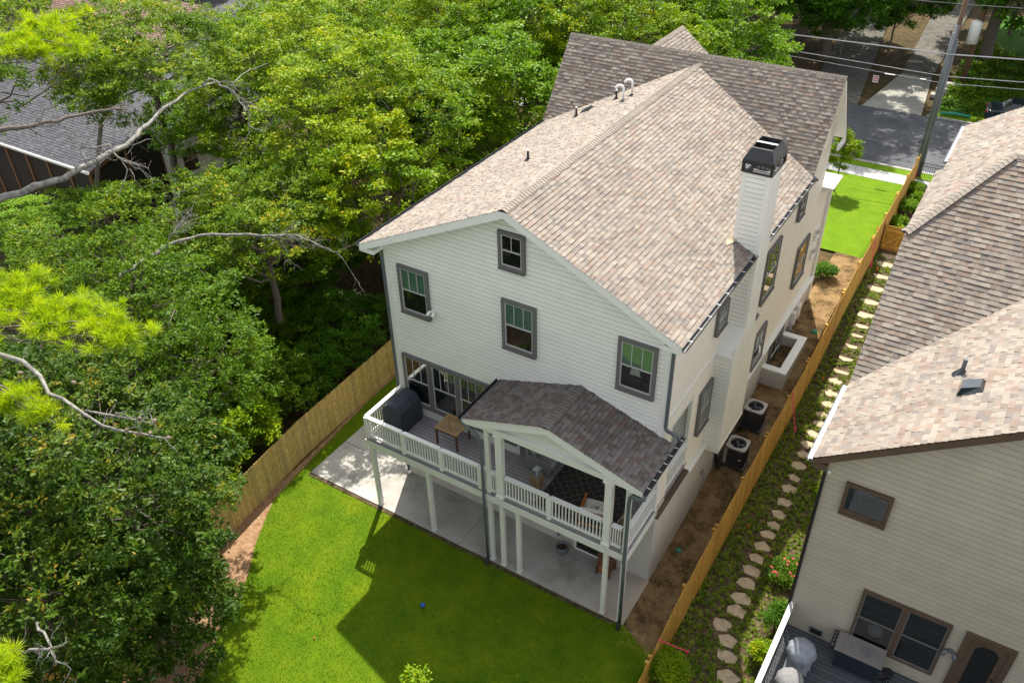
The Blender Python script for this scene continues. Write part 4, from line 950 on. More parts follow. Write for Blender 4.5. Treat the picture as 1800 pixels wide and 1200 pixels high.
ridge_caps(b, (xE, 6.1, zB), (6.06, 8.37, 12.93), (-1, .6, -.5), (1, -1, -.3), seed=6, w=.17)
ridge_caps(b, (6.06, 8.37, 12.93), (14, 8.37, 12.93), (0, 1, -.8), (0, -1, -.8), seed=7)
VD = Vector((1, 0, .62)); 
shingles(b, (xE, 0, 10.12), (0, 1, 0), VD, [(9.4, 0), (17.6, 0), (17.6, 7), (9.4, 7)], seed=44, row=.15)
b.mat('brown_trim')
deckslab(b, [(xE, -.8, zE), (xE, yv(xE), zE), (xm, yv(xm), zE+mc*(xm-xE)), (xm, -.8, zE+mc*(xm-xE))], .1)
deckslab(b, [(xE, 2.5, zE), (11.1, 8.37, 12.93), (6.06, 8.37, 12.93), (xE, 6.1, zB)], .1)
deckslab(b, [(xE, 6.1, zB), (6.06, 8.37, 12.93), (xE, 10.64, zB)], .1)
deckslab(b, [(xE, 9.4, 10.12), (xE+6, 9.4, 10.12+3.72), (xE+6, 17.6, 10.12+3.72), (xE, 17.6, 10.12)], .1)
b.face([(6.06, 8.37, 12.9), (14, 8.37, 12.9), (14, 10.64, 11.1), (xE, 10.64, zB-.02)])
b.build('roof', None, Nb)
b = MB(); p = Vector((xE, -.8, zE-.03)); q_ = Vector((xm, -.8, zE+mc*(xm-xE)-.03)); b.prism([p, q_, q_-Vector((0, 0, .2)), p-Vector((0, 0, .2))], (0, -.03, 0))
b.prism([p-Vector((0, 0, .19)), q_-Vector((0, 0, .19)), q_+Vector((0, .3, -.19)), p+Vector((0, .3, -.19))], (0, 0, .02))
b.prism([(xE, -.8, zE-.1), (4.5, -.8, zE-.1), (4.5, -.8, zE-.3), (xE, -.8, zE-.3)], (0, .3, 0)); b.box(xE-.0, xE+.03, -.8, 2.4, zE-.25, zE-.06)
b.build('fascia', 'brown_trim', Nb)
b = MB(); gutter(b, (xE, 2.4, zE+.0), (xE, -.84, zE+.0), (-1, 0, 0), .12, .1); b.face([(xE-.11, -.84, zE-.02), (xE-.11, 2.4, zE-.02), (xE, 2.4, zE-.01), (xE, -.84, zE-.01)])
gu = b.build('gutter', 'galvanised', Nb); b = MB(); gutter(b, (xE, 17.6, 10.1), (xE, 14, 10.1), (-1, 0, 0), .12, .1); b.face([(xE-.11, 14, 10.08), (xE-.11, 17.6, 10.08), (xE, 17.6, 10.09), (xE, 14, 10.09)])
b.build('gutter', 'galvanised', Nb)
straps(gu, (xE, 2.4, zE+.0), (xE, -.8, zE+.0), (-1, 0, 0), 6)
b = MB(); b.tube([(xE-.05, -.7, zE-.1), (xE+.1, -.62, zE-.25), (4.46, -.57, zE-.45), (4.46, -.57, -.1)], .045, 8); b.build('downspout', 'iron', Nb)
b = MB(); b.lathe((4.33, -.45, 7.72), [(0, .0), (.05, .0), (.06, .08), (0, .12)], 10); b.lathe((4.55, -.57, 7.68), [(0, .0), (.04, .0), (.05, .08), (0, .1)], 10); b.build('flood_light', 'white_plastic', Nb, smooth=True)
def nwin(x0, x1, z0, z1, cols=1, rail=False, bl=None):
    o = window(Nb, (x0, -.512, 0), (1, 0, 0), (0, -1, 0), (x1-x0), z0, z1, mull=1, trim='brown_trim', tw=.065, double=rail, sash='brown_trim' if not rail else 'trim_grey', sill=False)
    return o
nwin(5.0, 6.12, 6.66, 7.62)
b = MB(); b.box(5.0, 6.12, -.66, -.52, 6.60, 6.66); b.build('sill', 'brown_trim', Nb)
nwin(6.13, 7.215, 2.2, 4.26, rail=True); nwin(7.218, 8.30, 2.2, 4.26, rail=True)
b = MB(); b.box(6.5, 6.75, -.535, -.53, 2.5, 3.2); b.build('curtain', 'blind_green', Nb)
d = MB(); d.box(8.62, 8.76, -.6, -.5, 1.64, 4.28); d.box(9.62, 9.76, -.6, -.5, 1.64, 4.28); d.box(8.76, 9.62, -.6, -.5, 4.13, 4.279); d.box(8.76, 8.92, -.57, -.53, 1.66, 4.12); d.box(9.46, 9.62, -.57, -.53, 1.66, 4.12); d.box(8.92, 9.46, -.57, -.53, 1.66, 1.9); d.box(8.92, 9.46, -.57, -.53, 4.0, 4.12)
d.mesh([(8.92, -.571, 4.0), (9.04, -.571, 4.0), (8.92, -.571, 3.85), (9.46, -.571, 4.0), (9.46, -.571, 3.85), (9.34, -.571, 4.0)], [(0, 2, 1), (3, 5, 4)])
dd = d.build('door', 'brown_trim', Nb); b = MB(); b.box(8.92, 9.46, -.548, -.54, 1.9, 4.0); b.build('pane', 'glass_dark', dd)
b = MB(); b.lathe((9.54, -.6, 2.7), [(0, .04), (.03, .04), (.03, 0), (0, 0)], 8); b.lathe((9.54, -.6, 2.95), [(0, .04), (.03, .04), (.03, 0), (0, 0)], 8); b.build('handle', 'iron', dd)
b = MB(); b.box(5.14, 5.5, -.545, -.5, 1.72, 1.96); vb = b.build('vent_box', 'downspout_grey', Nb); b = MB(); b.box(5.18, 5.46, -.55, -.544, 1.75, 1.93); b.build('opening', 'interior', vb)
b = MB(); b.lathe((8.46, -.53, 3.35), [(0, .05), (.05, .05), (.05, -.02), (0, -.02)], 10)
for s in (-1, 1): b.tube([(8.46+s*.03, -.56, 3.36), (8.46+s*.12, -.62, 3.33), (8.46+s*.15, -.68, 3.25)], [.03, .05, .06], 8)
b.build('security_light', 'downspout_grey', Nb, smooth=True)
b = MB(); b.box(10.2, 10.4, -2, -1.8, 1.6, 7); b.build('porch_post', 'trim_white', Nb)
b = MB(); b.box(4.5, 15, -7, -.53, 1.5, 1.64); b.build('deck_floor', 'deck_dark', Nb); b = MB(); b.box(4.47, 4.5, -7, -.53, 1.2, 1.64); b.build('rim_board', 'trim_white', Nb)
b = MB(); b.box(4.46, 4.60, -7, -.53, 2.60, 2.645); b.build('handrail', 'window_sash', Nb)
b = MB()
for i in range(58): y = -.65-i*.11; b.box(4.52, 4.545, y-.01, y+.01, 1.7, 2.6)
b.box(4.51, 4.55, -7, -.53, 1.70, 1.74); b.build('baluster', 'iron', Nb)
# neighbour roof vents
zc_ = lambda x: zE+mc*(x-xE)
b = MB().mat('car_dark'); x, y = 6.57, 2.01; z = zc_(x); b.lathe((x, y, z-.02), [(.2, -.06), (.12, .06), (.06, .14), (.05, .16)], 14); b.mat('downspout_grey'); b.tube([(x, y, z), (x, y, z+.42)], .05, 10); b.build('vent_pipe', None, Nb)
b = MB(); x, y = 6.85, 1.2; z = zc_(x); b.mesh([(x-.25, y-.25, z-.17), (x+.25, y-.25, z+.17), (x+.25, y+.25, z+.17), (x-.25, y+.25, z-.17), (x-.2, y-.18, z+.08), (x+.16, y-.18, z+.26), (x+.16, y+.18, z+.26), (x-.2, y+.18, z+.08)],
   [(4, 5, 6, 7), (0, 1, 5, 4), (1, 2, 6, 5), (2, 3, 7, 6), (3, 0, 4, 7)]); b.build('roof_vent', 'car_dark', Nb)
# things on the neighbour deck
def cover(name, x, y, z, r, h, mat, label, cat):
    rg = random.Random(int(x*100)); ph = [rg.uniform(0, 6) for _ in range(4)]
    wob = lambda a, zz: (1-zz/h*.6)*(.05*math.sin(7*a+ph[0]+zz*3)+.04*math.sin(11*a+ph[1])+.03*math.sin(17*a+ph[2]))
    b = MB(); b.lathe((x, y, z), [(r*.85, 0), (r*.8, h*.2), (r*.82, h*.45), (r*1.02, h*.62), (r*1.03, h*.75), (r*.85, h*.9), (r*.5, h*.98), (0, h)], 56, wob=wob)
    t = thing(name, (x, y, z), label, cat); b.build('cover', mat, t, smooth=True)
    b = MB(); b.lathe((x, y, z+.02), [(r*.87, 0), (r*.87, .03), (r*.84, .03)], 30); b.build('drawstring', 'iron', t)
cover('covered_kettle_grill', 5.2, -1.75, 1.64, .37, 1.0, 'silver_fabric', 'kettle grill under a crinkled silver grey cover on the neighbour deck', 'grill')
cover('covered_kettle_grill', 5.2, -2.75, 1.64, .36, .92, 'grey_fabric', 'dark grey covered grill in front of the silver covered one', 'grill')
t = thing('outdoor_kitchen_cart', (6.5, -.9, 1.64), 'black cart with a grey stone top under the brown double window', 'cart')
b = MB(); b.box(5.92, 7.15, -1.28, -.62, 2.40, 2.44); b.build('countertop', 'granite', t, bevel=.006); b = MB(); b.box(5.98, 7.1, -1.24, -.66, 1.75, 2.40); b.build('cabinet', 'car_dark', t)
b = MB(); b.box(5.78, 5.90, -1.26, -.64, 2.36, 2.42); pn = b.build('control_panel', 'cap_black', t); b = MB()
for i in range(4): b.lathe((5.84, -1.16+i*.14, 2.42), [(.025, 0), (.02, .025), (0, .025)], 8)
b.build('knob', 'steel', pn); b = MB()
for x in (5.98, 7.05):
    for y in (-1.2, -.7): b.box(x, x+.05, y, y+.05, 1.64, 1.76)
b.build('leg', 'cap_black', t)
b = MB()
for r in (.05, .1, .15, .19): b.tube([(6.72+r*math.cos(a), -.93+r*math.sin(a), 2.455+.02*(r > .17)) for a in fr(0, 2*PI, 24)], .005, 4, cap=False)
for k in range(9): a = PI*k/9; b.beam((6.72-.19*math.cos(a), -.93-.19*math.sin(a), 2.46), (6.72+.19*math.cos(a), -.93+.19*math.sin(a), 2.46), .006, .006)
tag(b.build('wire_basket', 'steel'), 'round wire grill basket lying on the grey stone cart top', 'basket')
t = thing('folded_stool', (7.35, -1.05, 1.64), 'black folded stool standing at the right end of the stone topped cart', 'stool')
b = MB(); b.lathe((7.32, -1.1, 2.2), [(0, .03), (.14, .03), (.15, 0), (0, 0)], 18); b.build('seat', 'iron', t); b = MB()
for s in (-1, 1): b.beam((7.22, -1.1+s*.12, 1.65), (7.44, -1.1-s*.12, 2.2), .03, .03); b.beam((7.44, -1.1+s*.12, 1.65), (7.22, -1.1-s*.12, 2.2), .03, .03)
b.build('leg', 'iron', t)
t = thing('watering_can', (8.42, -1.05, 1.64), 'small pink watering can on the deck by the neighbour door', 'watering can')
b = MB(); b.lathe((8.42, -1.05, 1.64), [(0, 0), (.11, 0), (.10, .2), (.05, .24), (0, .24)], 14); b.build('body', 'flower_pink', t, smooth=True); b = MB(); b.tube([(8.32, -1.05, 1.7), (8.2, -1.05, 1.92)], .015, 6); b.build('spout', 'downspout_grey', t)

# ================================================================== street furniture and wires
t = thing('utility_pole', (1.52, 33.2, 1.15), 'tall brown wooden utility pole sheathed in grey metal conduit beside the road', 'utility pole')
b = MB(); b.tube([(1.52, 33.2, 1.1), (1.52, 33.2, 13)], [.15, .11], 12); b.build('pole', 'pole_wood', t, smooth=True)
for dx, dy, zt_ in ((-.15, -.12, 9.2), (-.02, -.2, 9.6), (.13, -.13, 8.9)):
    b = MB(); b.tube([(1.52+dx, 33.2+dy, 1.1), (1.52+dx*.8, 33.2+dy, zt_)], .085, 10); b.build('conduit', 'pole_metal', t, smooth=True)
b = MB(); b.tube([(1.4, 33.0, 3.2), (1.2, 32.9, 3.4), (1.25, 32.95, 2.6), (1.4, 33.0, 2.9)], .02, 5); b.build('cable_loop', 'iron', t)
t = thing('utility_pole', (1.2, 49.5, 1.2), 'shorter brown pole across the road carrying a white transformer', 'utility pole')
b = MB(); b.tube([(1.2, 49.5, 1.1), (1.35, 49.5, 11)], [.19, .15], 12); b.build('pole', 'pole_wood', t, smooth=True)
b = MB(); b.lathe((1.1, 48.95, 4.4), [(0, 0), (.36, 0), (.38, 1.3), (.33, 1.42), (.10, 1.5), (0, 1.5)], 18); b.build('transformer', 'white_plastic', t, smooth=True)
def wire(name, pts, r, label, mat='wire', n=24, sag=.0):
    pp = []
    for p, q in zip(pts, pts[1:]):
        p, q = Vector(p), Vector(q)
        for k in range(n): s = k/n; v_ = p.lerp(q, s); v_.z -= sag*4*s*(1-s); pp.append(v_)
    pp.append(Vector(pts[-1])); b = MB(); b.tube(pp, r, 5); return tag(b.build(name, mat), label, 'cable', 'cables along the road')
wire('power_cable', [(-34, 28.5, 8.9), (1.5, 32.9, 8.15), (34, 38, 9)], .030, 'thick pale uppermost cable crossing above the road')
wire('power_cable', [(-34, 32.4, 7.8), (1.5, 33.05, 6.95), (34, 38, 8)], .019, 'thin grey middle cable crossing above the road')
wire('power_cable', [(-34, 33.2, 7.4), (1.5, 33.3, 6.5), (34, 38, 7.6)], .013, 'thinnest lowest cable crossing above the road, carrying two black splice tubes')
b = MB(); b.tube([(-1.5, 33.26, 6.5), (-.95, 33.27, 6.5)], .07, 8); tag(b.build('splice_tube', 'iron'), 'black splice tube hanging on the lowest cable, left of the other', 'cable fitting')
b = MB(); b.tube([(.35, 33.28, 6.5), (.65, 33.29, 6.5)], .08, 8); tag(b.build('splice_tube', 'downspout_grey'), 'grey splice tube on the lowest cable, next to the tall pole', 'cable fitting')
wire('power_cable', [(-34, 27, 11), (1.5, 33.2, 10.6), (34, 38, 11)], .008, 'faint wire high above the others, near the top edge')
t = thing('yard_sign', (-4.1, 47.2, 1.2), 'small pink and white yard sign in the mulch between the driveways', 'sign')
b = MB(); b.box(-4.35, -3.95, 47.18, 47.2, 1.35, 1.85); pn = b.build('panel', 'white_plastic', t); b = MB()
for z in (1.75, 1.62, 1.49): b.box(-4.31, -3.99, 47.17, 47.179, z-.03, z+.03)
b.build('print', 'flower_pink', pn); b = MB(); b.box(-4.30, -4.28, 47.2, 47.21, 1.15, 1.6); b.box(-4.02, -4.0, 47.2, 47.21, 1.15, 1.6); b.build('stake', 'iron', t)
b = MB(); rg = random.Random(9)
b.box(-.3, .5, 46.3, 46.9, 1.2, 1.45); b.box(-.1, .7, 46.9, 47.5, 1.2, 1.7); b.box(.1, .9, 47.5, 48.1, 1.2, 1.9)
tag(b.build('stone_steps', 'driveway_concrete', bevel=.03), 'weathered grey stone steps beside the pale driveway, behind the pole', 'steps')
b = MB(); b.tube([(.9, 43.3, 1.35), (1.7, 43.5, 1.4), (2.7, 43.6, 1.33)], .10, 8); tag(b.build('drain_pipe', 'green_plastic', smooth=True), 'dark green pipe lying along the far kerb', 'pipe')
def car(name, loc, rz, label, paint, group=None):
    t = thing(name, (0, 0, 0), label, 'car', group)
    side = [(-2.2, .35), (-2.2, .75), (-2.0, .92), (-1.3, 1.0), (-.85, 1.38), (.75, 1.42), (1.35, 1.02), (2.0, .92), (2.2, .7), (2.2, .35)]
    b = MB(); b.prism([(x, -.88, z) for x, z in [(-2.2, .35), (-2.2, .75), (-2.0, .92), (-1.3, 1.0), (1.35, 1.02), (2.0, .92), (2.2, .7), (2.2, .35)]], (0, 1.76, 0)); b.build('body', paint, t, bevel=.08)
    b = MB(); b.mesh([(-1.3, -.8, .99), (1.4, -.8, 1.0), (1.4, .8, 1.0), (-1.3, .8, .99), (-.8, -.62, 1.42), (.7, -.62, 1.45), (.7, .62, 1.45), (-.8, .62, 1.42)], [(0, 1, 5, 4), (1, 2, 6, 5), (2, 3, 7, 6), (3, 0, 4, 7)]); b.build('window_band', 'glass_dark', t)
    b = MB(); b.mesh([(-.82, -.64, 1.42), (.72, -.64, 1.45), (.72, .64, 1.45), (-.82, .64, 1.42)], [(0, 1, 2, 3)]); b.build('roof_panel', paint, t)
    for x in (-1.35, 1.4):
        for y in (-.86, .70): b = MB(); b.tube([(x, y, .33), (x, y+.18, .33)], .33, 18); w = b.build('wheel', 'tyre', t); b = MB(); b.tube([(x, y-.004 if y < 0 else y+.10, .33), (x, y+.08 if y < 0 else y+.184, .33)], .2, 14); b.build('rim', 'steel', w)
    for s in (-1, 1): b = MB(); b.box(2.16, 2.21, s*.65-.15, s*.65+.15, .66, .8); b.build('headlight', 'white_plastic', t); b = MB(); b.box(-2.21, -2.16, s*.65-.15, s*.65+.15, .7, .84); b.build('tail_light', 'red_paint', t)
    t.location = loc; t.rotation_euler = (0, 0, rz); return t
car('parked_car', (5.6, 44.1, 1.22), .1, 'dark green car parked beyond the road, mostly hidden by the neighbour roof', 'car_dark')
car('parked_car', (-49.5, 38, 1.2), 1.2, 'dark blue car glimpsed between the treetops near the top edge', 'car_blue')

# ================================================================== the house on the left among the trees
D = thing('house', (-41, 12, 0), 'dark roofed house with a screened timber porch half hidden behind the oaks', 'house')
b = MB().mat('shingle_dark')
Vp = Vector((0, 5, 1.35)); shingles(b, (0, 6.9, 3.2), (1, 0, 0), Vp, [(-55, 0), (-36.8, 0), (-36.8, Vp.length), (-55, Vp.length)], seed=61, row=.2)
b.mat('cedar_post'); deckslab(b, [(-55, 6.9, 3.2), (-36.8, 6.9, 3.2), (-36.8, 11.9, 4.55), (-55, 11.9, 4.55)], .22)
b.build('porch_roof', None, D)
b = MB(); gutter(b, (-55, 6.9, 3.22), (-36.8, 6.9, 3.22), (0, -1, 0), .13, .12); b.build('gutter', 'white_plastic', D)
for x, y in [(-x_, 7.0) for x_ in (36.95, 38.9, 40.9, 42.9, 44.9, 46.9)]+[(-36.95, 9.4), (-36.95, 11.7)]:
    b = MB(); b.box(x-.08, x+.08, y-.08, y+.08, -.8, 3.15+(y-7)*.27); b.build('post', 'cedar_post', D)
b = MB(); b.box(-47, -36.98, 7.02, 7.05, -.8, 3.1); b.box(-36.97, -36.95, 7.05, 11.7, -.8, 3.1); b.face([(-36.96, 7.05, 3.1), (-36.96, 11.7, 3.1), (-36.96, 11.7, 4.3)]); b.build('insect_screen', 'screen_dark', D)
b = MB(); b.box(-36.99, -36.9, 7.0, 11.7, .2, .45); b.box(-36.98, -36.9, 7.0, 11.7, 1.1, 1.17); b.build('beam', 'cedar_post', D)
b = MB(); laps(b, (-36.2, 0, 0), (0, 1, 0), (1, 0, 0), -1, 3.9, lambda z: [(11.7, 20)]); laps(b, (0, 11.7, 0), (1, 0, 0), (0, -1, 0), -1, 4.2, lambda z: [(-37, -36.2)]); b.build('wall', 'siding_white', D)
b = MB(); b.box(-46, -36.2, 11.75, 20, 3.85, 3.95); b.build('flat_roof', 'shingle_dark', D)
window(D, (-36.18, 12.3, 0), (0, 1, 0), (1, 0, 0), 1.3, .9, 2.6, trim='trim_white')
b = MB().mat('shingle_dark'); Vp = Vector((0, 4.5, 1.6)); shingles(b, (0, 11.5, 4.4), (1, 0, 0), Vp, [(-56, 0), (-46, 0), (-46, Vp.length), (-56, Vp.length)], seed=62, row=.2); b.mat('trim_white'); deckslab(b, [(-56, 11.5, 4.4), (-46, 11.5, 4.4), (-46, 16, 6.0), (-56, 16, 6.0)], .25)
deckslab(b, [(-56, 16, 6.0), (-46, 16, 6.0), (-46, 20.5, 4.4), (-56, 20.5, 4.4)], .25); b.build('roof', None, D)
D2 = thing('house', (-52, 24, 0), 'far house with a reddish brown shingle roof behind the upper left trees', 'house')
b = MB().mat('shingle_red'); Vp = Vector((0, 5, 2.6)); shingles(b, (0, 19.5, 4.2), (1, 0, 0), Vp, [(-62, 0), (-46, 0), (-46, Vp.length), (-62, Vp.length)], seed=63, row=.2); b.mat('trim_white')
deckslab(b, [(-62, 19.5, 4.2), (-46, 19.5, 4.2), (-46, 24.5, 6.8), (-62, 24.5, 6.8)], .25); deckslab(b, [(-62, 24.5, 6.8), (-46, 24.5, 6.8), (-46, 29.5, 4.2), (-62, 29.5, 4.2)], .25); b.build('roof', None, D2)
b = MB(); laps(b, (-46.4, 0, 0), (0, 1, 0), (1, 0, 0), 0, 6.6, lambda z: [(19.9, 29.1)] if z < 4.2 else [(19.9+(z-4.2)/.52, 29.1-(z-4.2)/.52)]); laps(b, (0, 19.9, 0), (1, 0, 0), (0, -1, 0), 0, 4.2, lambda z: [(-62, -46.4)]); b.build('wall', 'siding_white', D2)
window(D2, (-46.38, 22, 0), (0, 1, 0), (1, 0, 0), 1.2, 1.5, 3.2, trim='trim_white'); window(D2, (-46.38, 25.5, 0), (0, 1, 0), (1, 0, 0), 1.2, 1.5, 3.2, trim='trim_white')

# ================================================================== vegetation
def quads_obj(name, C, A, B, tone, mat, parent=None, loc=(0, 0, 0), lift=.0, smooth=False):
    """leaves: centre C, half length vector A, half width vector B (N,3 each)"""
    n = len(C); loc = np.array(loc); Nn = np.cross(A, B); nl = np.linalg.norm(Nn, axis=1, keepdims=True)+1e-9; Nn = Nn/nl*np.linalg.norm(B, axis=1, keepdims=True)*lift
    v = np.empty((n, 4, 3)); v[:, 0] = C-A; v[:, 1] = C+B+Nn; v[:, 2] = C+A-Nn*.6; v[:, 3] = C-B+Nn; v -= loc
    me = bpy.data.meshes.new(name); me.vertices.add(n*4); me.vertices.foreach_set('co', v.reshape(-1).astype(np.float32))
    me.loops.add(n*4); me.loops.foreach_set('vertex_index', np.arange(n*4, dtype=np.int32)); me.polygons.add(n); me.polygons.foreach_set('loop_start', np.arange(0, n*4, 4, dtype=np.int32))
    try: me.polygons.foreach_set('loop_total', np.full(n, 4, dtype=np.int32))
    except Exception: pass
    me.materials.append(M[mat]); at = me.attributes.new('tone', 'FLOAT', 'FACE'); at.data.foreach_set('value', np.clip(tone, 0, 1).astype(np.float32)); me.update(calc_edges=True)
    o = bpy.data.objects.new(name, me); S.collection.objects.link(o)
    if parent: o.parent = parent
    return o
def unit(v): return v/(np.linalg.norm(v, axis=-1, keepdims=True)+1e-9)
def leaves(R, P, out, per, spread, size, aspect=.5, up=1.1, rnd_=.7, tone=None, droop=0):
    """P twig tips (n,3), out outward dirs; leaves radiate from each tip; returns C,A,B,tone"""
    n = len(P); P = np.repeat(P, per, 0); O = np.repeat(out, per, 0); m = len(P)
    d = unit(R.normal(size=(m, 3))*[1, 1, .6]+O*.45+np.array([0, 0, .12-droop])); s = size[0]+(size[1]-size[0])*R.random((m, 1))
    C = P+R.normal(size=(m, 3))*spread*np.array([1, 1, .5])+d*s*.5
    nr = unit(O*.35+np.array([0, 0, up])+R.normal(size=(m, 3))*rnd_*.6); nr = unit(nr-d*(nr*d).sum(1, keepdims=True)); w = np.cross(nr, d)
    t = np.repeat(tone, per) if tone is not None else R.random(n).repeat(per)
    return C, d*s*.5, w*s*.5*aspect, t+R.normal(size=m)*.10
def crown(R, c, rad, lobes, clumps, sprigs, per, size, spread=.10, flat=.5, low=-.35, rc=.26, **kw):
    c = np.array(c, float); rad = np.array(rad, float); LC = []
    for i in range(lobes):
        for _ in range(30):
            d = unit(R.normal(size=3)); 
            if d[2] < low: continue
            p = d*(.40+.25*R.random())
            if all(np.linalg.norm(p-q[0]) > .42 for q in LC): break
        LC.append((p, .38+.2*R.random()))
    Ps, Os, Ts, CC = [], [], [], []
    for p, r in LC:
        lt = R.random()
        for j in range(clumps):
            d = unit(R.normal(size=3)+p*1.3+np.array([0, 0, .35])); q = p+d*r*(.75+.35*R.random()); q_w = c+q*rad; CC.append(q_w)
            k = sprigs; rr = rc*r*rad.mean()*(.7+.6*R.random())
            o = unit(R.normal(size=(k, 3))+d*.9+np.array([0, 0, .25])); pts = q_w+o*rr*np.array([1.25, 1.25, flat])*(.35+.7*R.random((k, 1)))
            Ps.append(pts); Os.append(unit(o+d*.4)); Ts.append(np.clip(.30*lt+.25*R.random()+.45*R.random(k)*.8+.08*o[:, 2], 0, 1))
    P = np.concatenate(Ps); O = np.concatenate(Os); T = np.concatenate(Ts)
    return (leaves(R, P, O, per, spread, size, tone=T, **kw), [c+p*rad for p, r in LC], CC)
def limb(b, R, p, q, r0, r1, seg=5, jit=.08, n=6):
    p, q = np.array(p, float), np.array(q, float); L_ = np.linalg.norm(q-p); pts = [p+(q-p)*t+R.normal(size=3)*jit*L_*math.sin(PI*t) for t in np.linspace(0, 1, seg+1)]
    b.tube([tuple(x) for x in pts], list(np.linspace(r0, r1, seg+1)), n, cap=False)
def twigs(b, R, p, d, L_, r, depth, bend=.25):
    p = np.array(p, float); d = unit(np.array(d, float)); pts = [p]; k = 4
    for i in range(k): d = unit(d+R.normal(size=3)*bend); pts.append(pts[-1]+d*L_/k)
    b.tube([tuple(x) for x in pts], list(np.linspace(r, r*.45, k+1)), 5, cap=False)
    if depth > 0:
        for i in range(R.integers(2, 4)):
            j = R.integers(1, k+1); twigs(b, R, pts[j], d+R.normal(size=3)*.75, L_*(.45+.3*R.random()), r*.5, depth-1, bend)
def tree(name, label, cat, xy, h, R_c, seed, mat, lobes=8, clumps=16, sprigs=16, per=9, size=(.10, .17), zb=None, cfrac=.62, squash=1.0, group=None, trunk_r=.16, bark='bark', spread=.09, fruit=None, trunkxy=None, **kw):
    R = np.random.default_rng(seed); x, y = xy; z0 = g(x, y)-.05 if zb is None else zb
    tx, ty = trunkxy or xy
    rz = (h*cfrac)/2*squash; cz = z0+h-rz; t = thing(name, (tx, ty, z0), label, cat, group)
    (C, A, B, T), LC, CC = crown(R, (x, y, cz), (R_c, R_c, rz), lobes, clumps, sprigs, per, size, spread=spread, **kw)
    if trunk_r > 0:
        b = MB(); f = np.array([x+(tx-x)*.4, y+(ty-y)*.4, max(z0+.3, cz-rz*.75)]); limb(b, R, (tx, ty, z0-.1), f, trunk_r, trunk_r*.7, 6, .02, 9)
        top = np.array([x, y, cz+rz*.3]); limb(b, R, f, top, trunk_r*.7, trunk_r*.2, 6, .05, 7)
        for i, l in enumerate(LC):
            s = f+(top-f)*R.random()*.6; limb(b, R, s, l, trunk_r*.38, trunk_r*.16, 5, .08, 6)
            for c_ in CC[i*clumps:(i+1)*clumps:3]: limb(b, R, l, c_, trunk_r*.08, trunk_r*.03, 4, .14, 4)
        b.build('trunk', bark, t, smooth=True)
    quads_obj('crown', C, A, B, T, mat, t, (tx, ty, z0), lift=.25)
    return t
tr = {}
# --- mid distance broadleaf trees left of and behind the house
tr['locust'] = tree('locust_tree', 'large yellow green feathery tree directly left of the house, its crown above the roof edge', 'tree', (-18.0, 9.6), 11.8, 5.3, 1, 'leaf_locust', lobes=14, clumps=34, sprigs=13, per=9, size=(.11, .19), cfrac=.78, rc=.20, aspect=.55)
tr['bright'] = tree('maple_tree', 'bright green tree standing behind the main roof ridge, nearest the front gable', 'tree', (-15.2, 15.6), 11, 3.9, 2, 'leaf_bright', lobes=12, clumps=26, sprigs=13, per=9, size=(.12, .20), cfrac=.8, rc=.22, aspect=.6)
tr['dark'] = tree('evergreen_tree', 'dark green broad tree across the road at the top middle', 'tree', (-13.0, 47), 10.5, 5.5, 3, 'leaf_dark', lobes=12, clumps=24, sprigs=14, per=9, size=(.20, .34), cfrac=.85, spread=.2, rc=.24, aspect=.6)
def more(key, lst):
    for (x, y, s, rz, lab) in lst:
        copy_tree(tr[key], (x, y, g(x, y)-.05), rz, s, lab)
more('locust', [(-26.0, 13.5, (1.0, 1.0, 1.0), 1.9, 'yellow green feathery tree at the top left, behind the long bare limb'), (-21.5, 19.5, (.85, .85, 1.0), 4.0, 'pale green tree between the locust and the trees behind the roof'),
   (-31.5, 21, (1.0, 1.0, .9), 2.9, 'yellow tipped tree near the top edge below the parked blue car'), (-13.2, 23.0, (.95, .95, 1.03), 5.2, 'bright yellow green tree right behind the front roof ridge')])
more('bright', [(-19.0, 14.6, (1, 1, .98), 2.0, 'mid green tree filling the gap left of the roof vents'), (-17.5, 21.5, (1.1, 1.1, 1.05), 3.3, 'dense green tree behind the trees at the left roof edge'), (-24.5, 26, (1.25, 1.25, 1.0), 1.1, 'green tree at the top edge left of the front gable roof'),
   (-9.0, 26.5, (1.05, 1.05, 1.02), 4.4, 'yellowish green tree just behind the small peaked gable roof'), (-38.5, 3.2, (.9, .9, .27), .4, 'low wide tree in front of the screened porch posts'), (-22.8, 5.2, (.95, .95, .62), .7, 'small green tree low in front of the screened porch'), (-31.0, 13.5, (1.2, 1.2, .8), .2, 'green tree standing behind the screened porch, against the pale wall')])
more('dark', [(-21.5, 45, (1, 1, 1.0), 1.3, 'dark evergreen at the top edge, left of the front gable peak'), (-7.6, 50.5, (.55, .55, .62), 2.2, 'smaller dark tree left of the gravel driveway, standing on leaf litter'), (-4.8, 54.2, (.62, .62, .75), .4, 'dark green tree between the two driveways'),
   (5.2, 53, (1.0, 1.0, 1.1), 3.1, 'dark tree at the top right corner beyond the transformer pole'), (-29.5, 41, (1, 1, .8), 4.2, 'dark tree with sparse pink bloom near the top edge'), (-38, 34, (1, 1, .85), 5.2, 'dark tree behind the yellow tipped tree at the top'), (13, 50, (1, 1, 1), 1.0, 'dark tree beyond the neighbour roof, cut by the right edge'),
   (-10.5, 57, (1, 1, 1.15), .9, 'tall dark tree behind the gravel driveway, cut by the top edge'), (2.5, 64, (1.1, 1.1, 1.2), 5.9, 'tall dark tree behind the far driveway, cut by the top edge'), (-19, 58, (1.2, 1.2, 1.1), 2.6, 'dark backdrop tree at the top, left of the driveways')])
k_ = 0
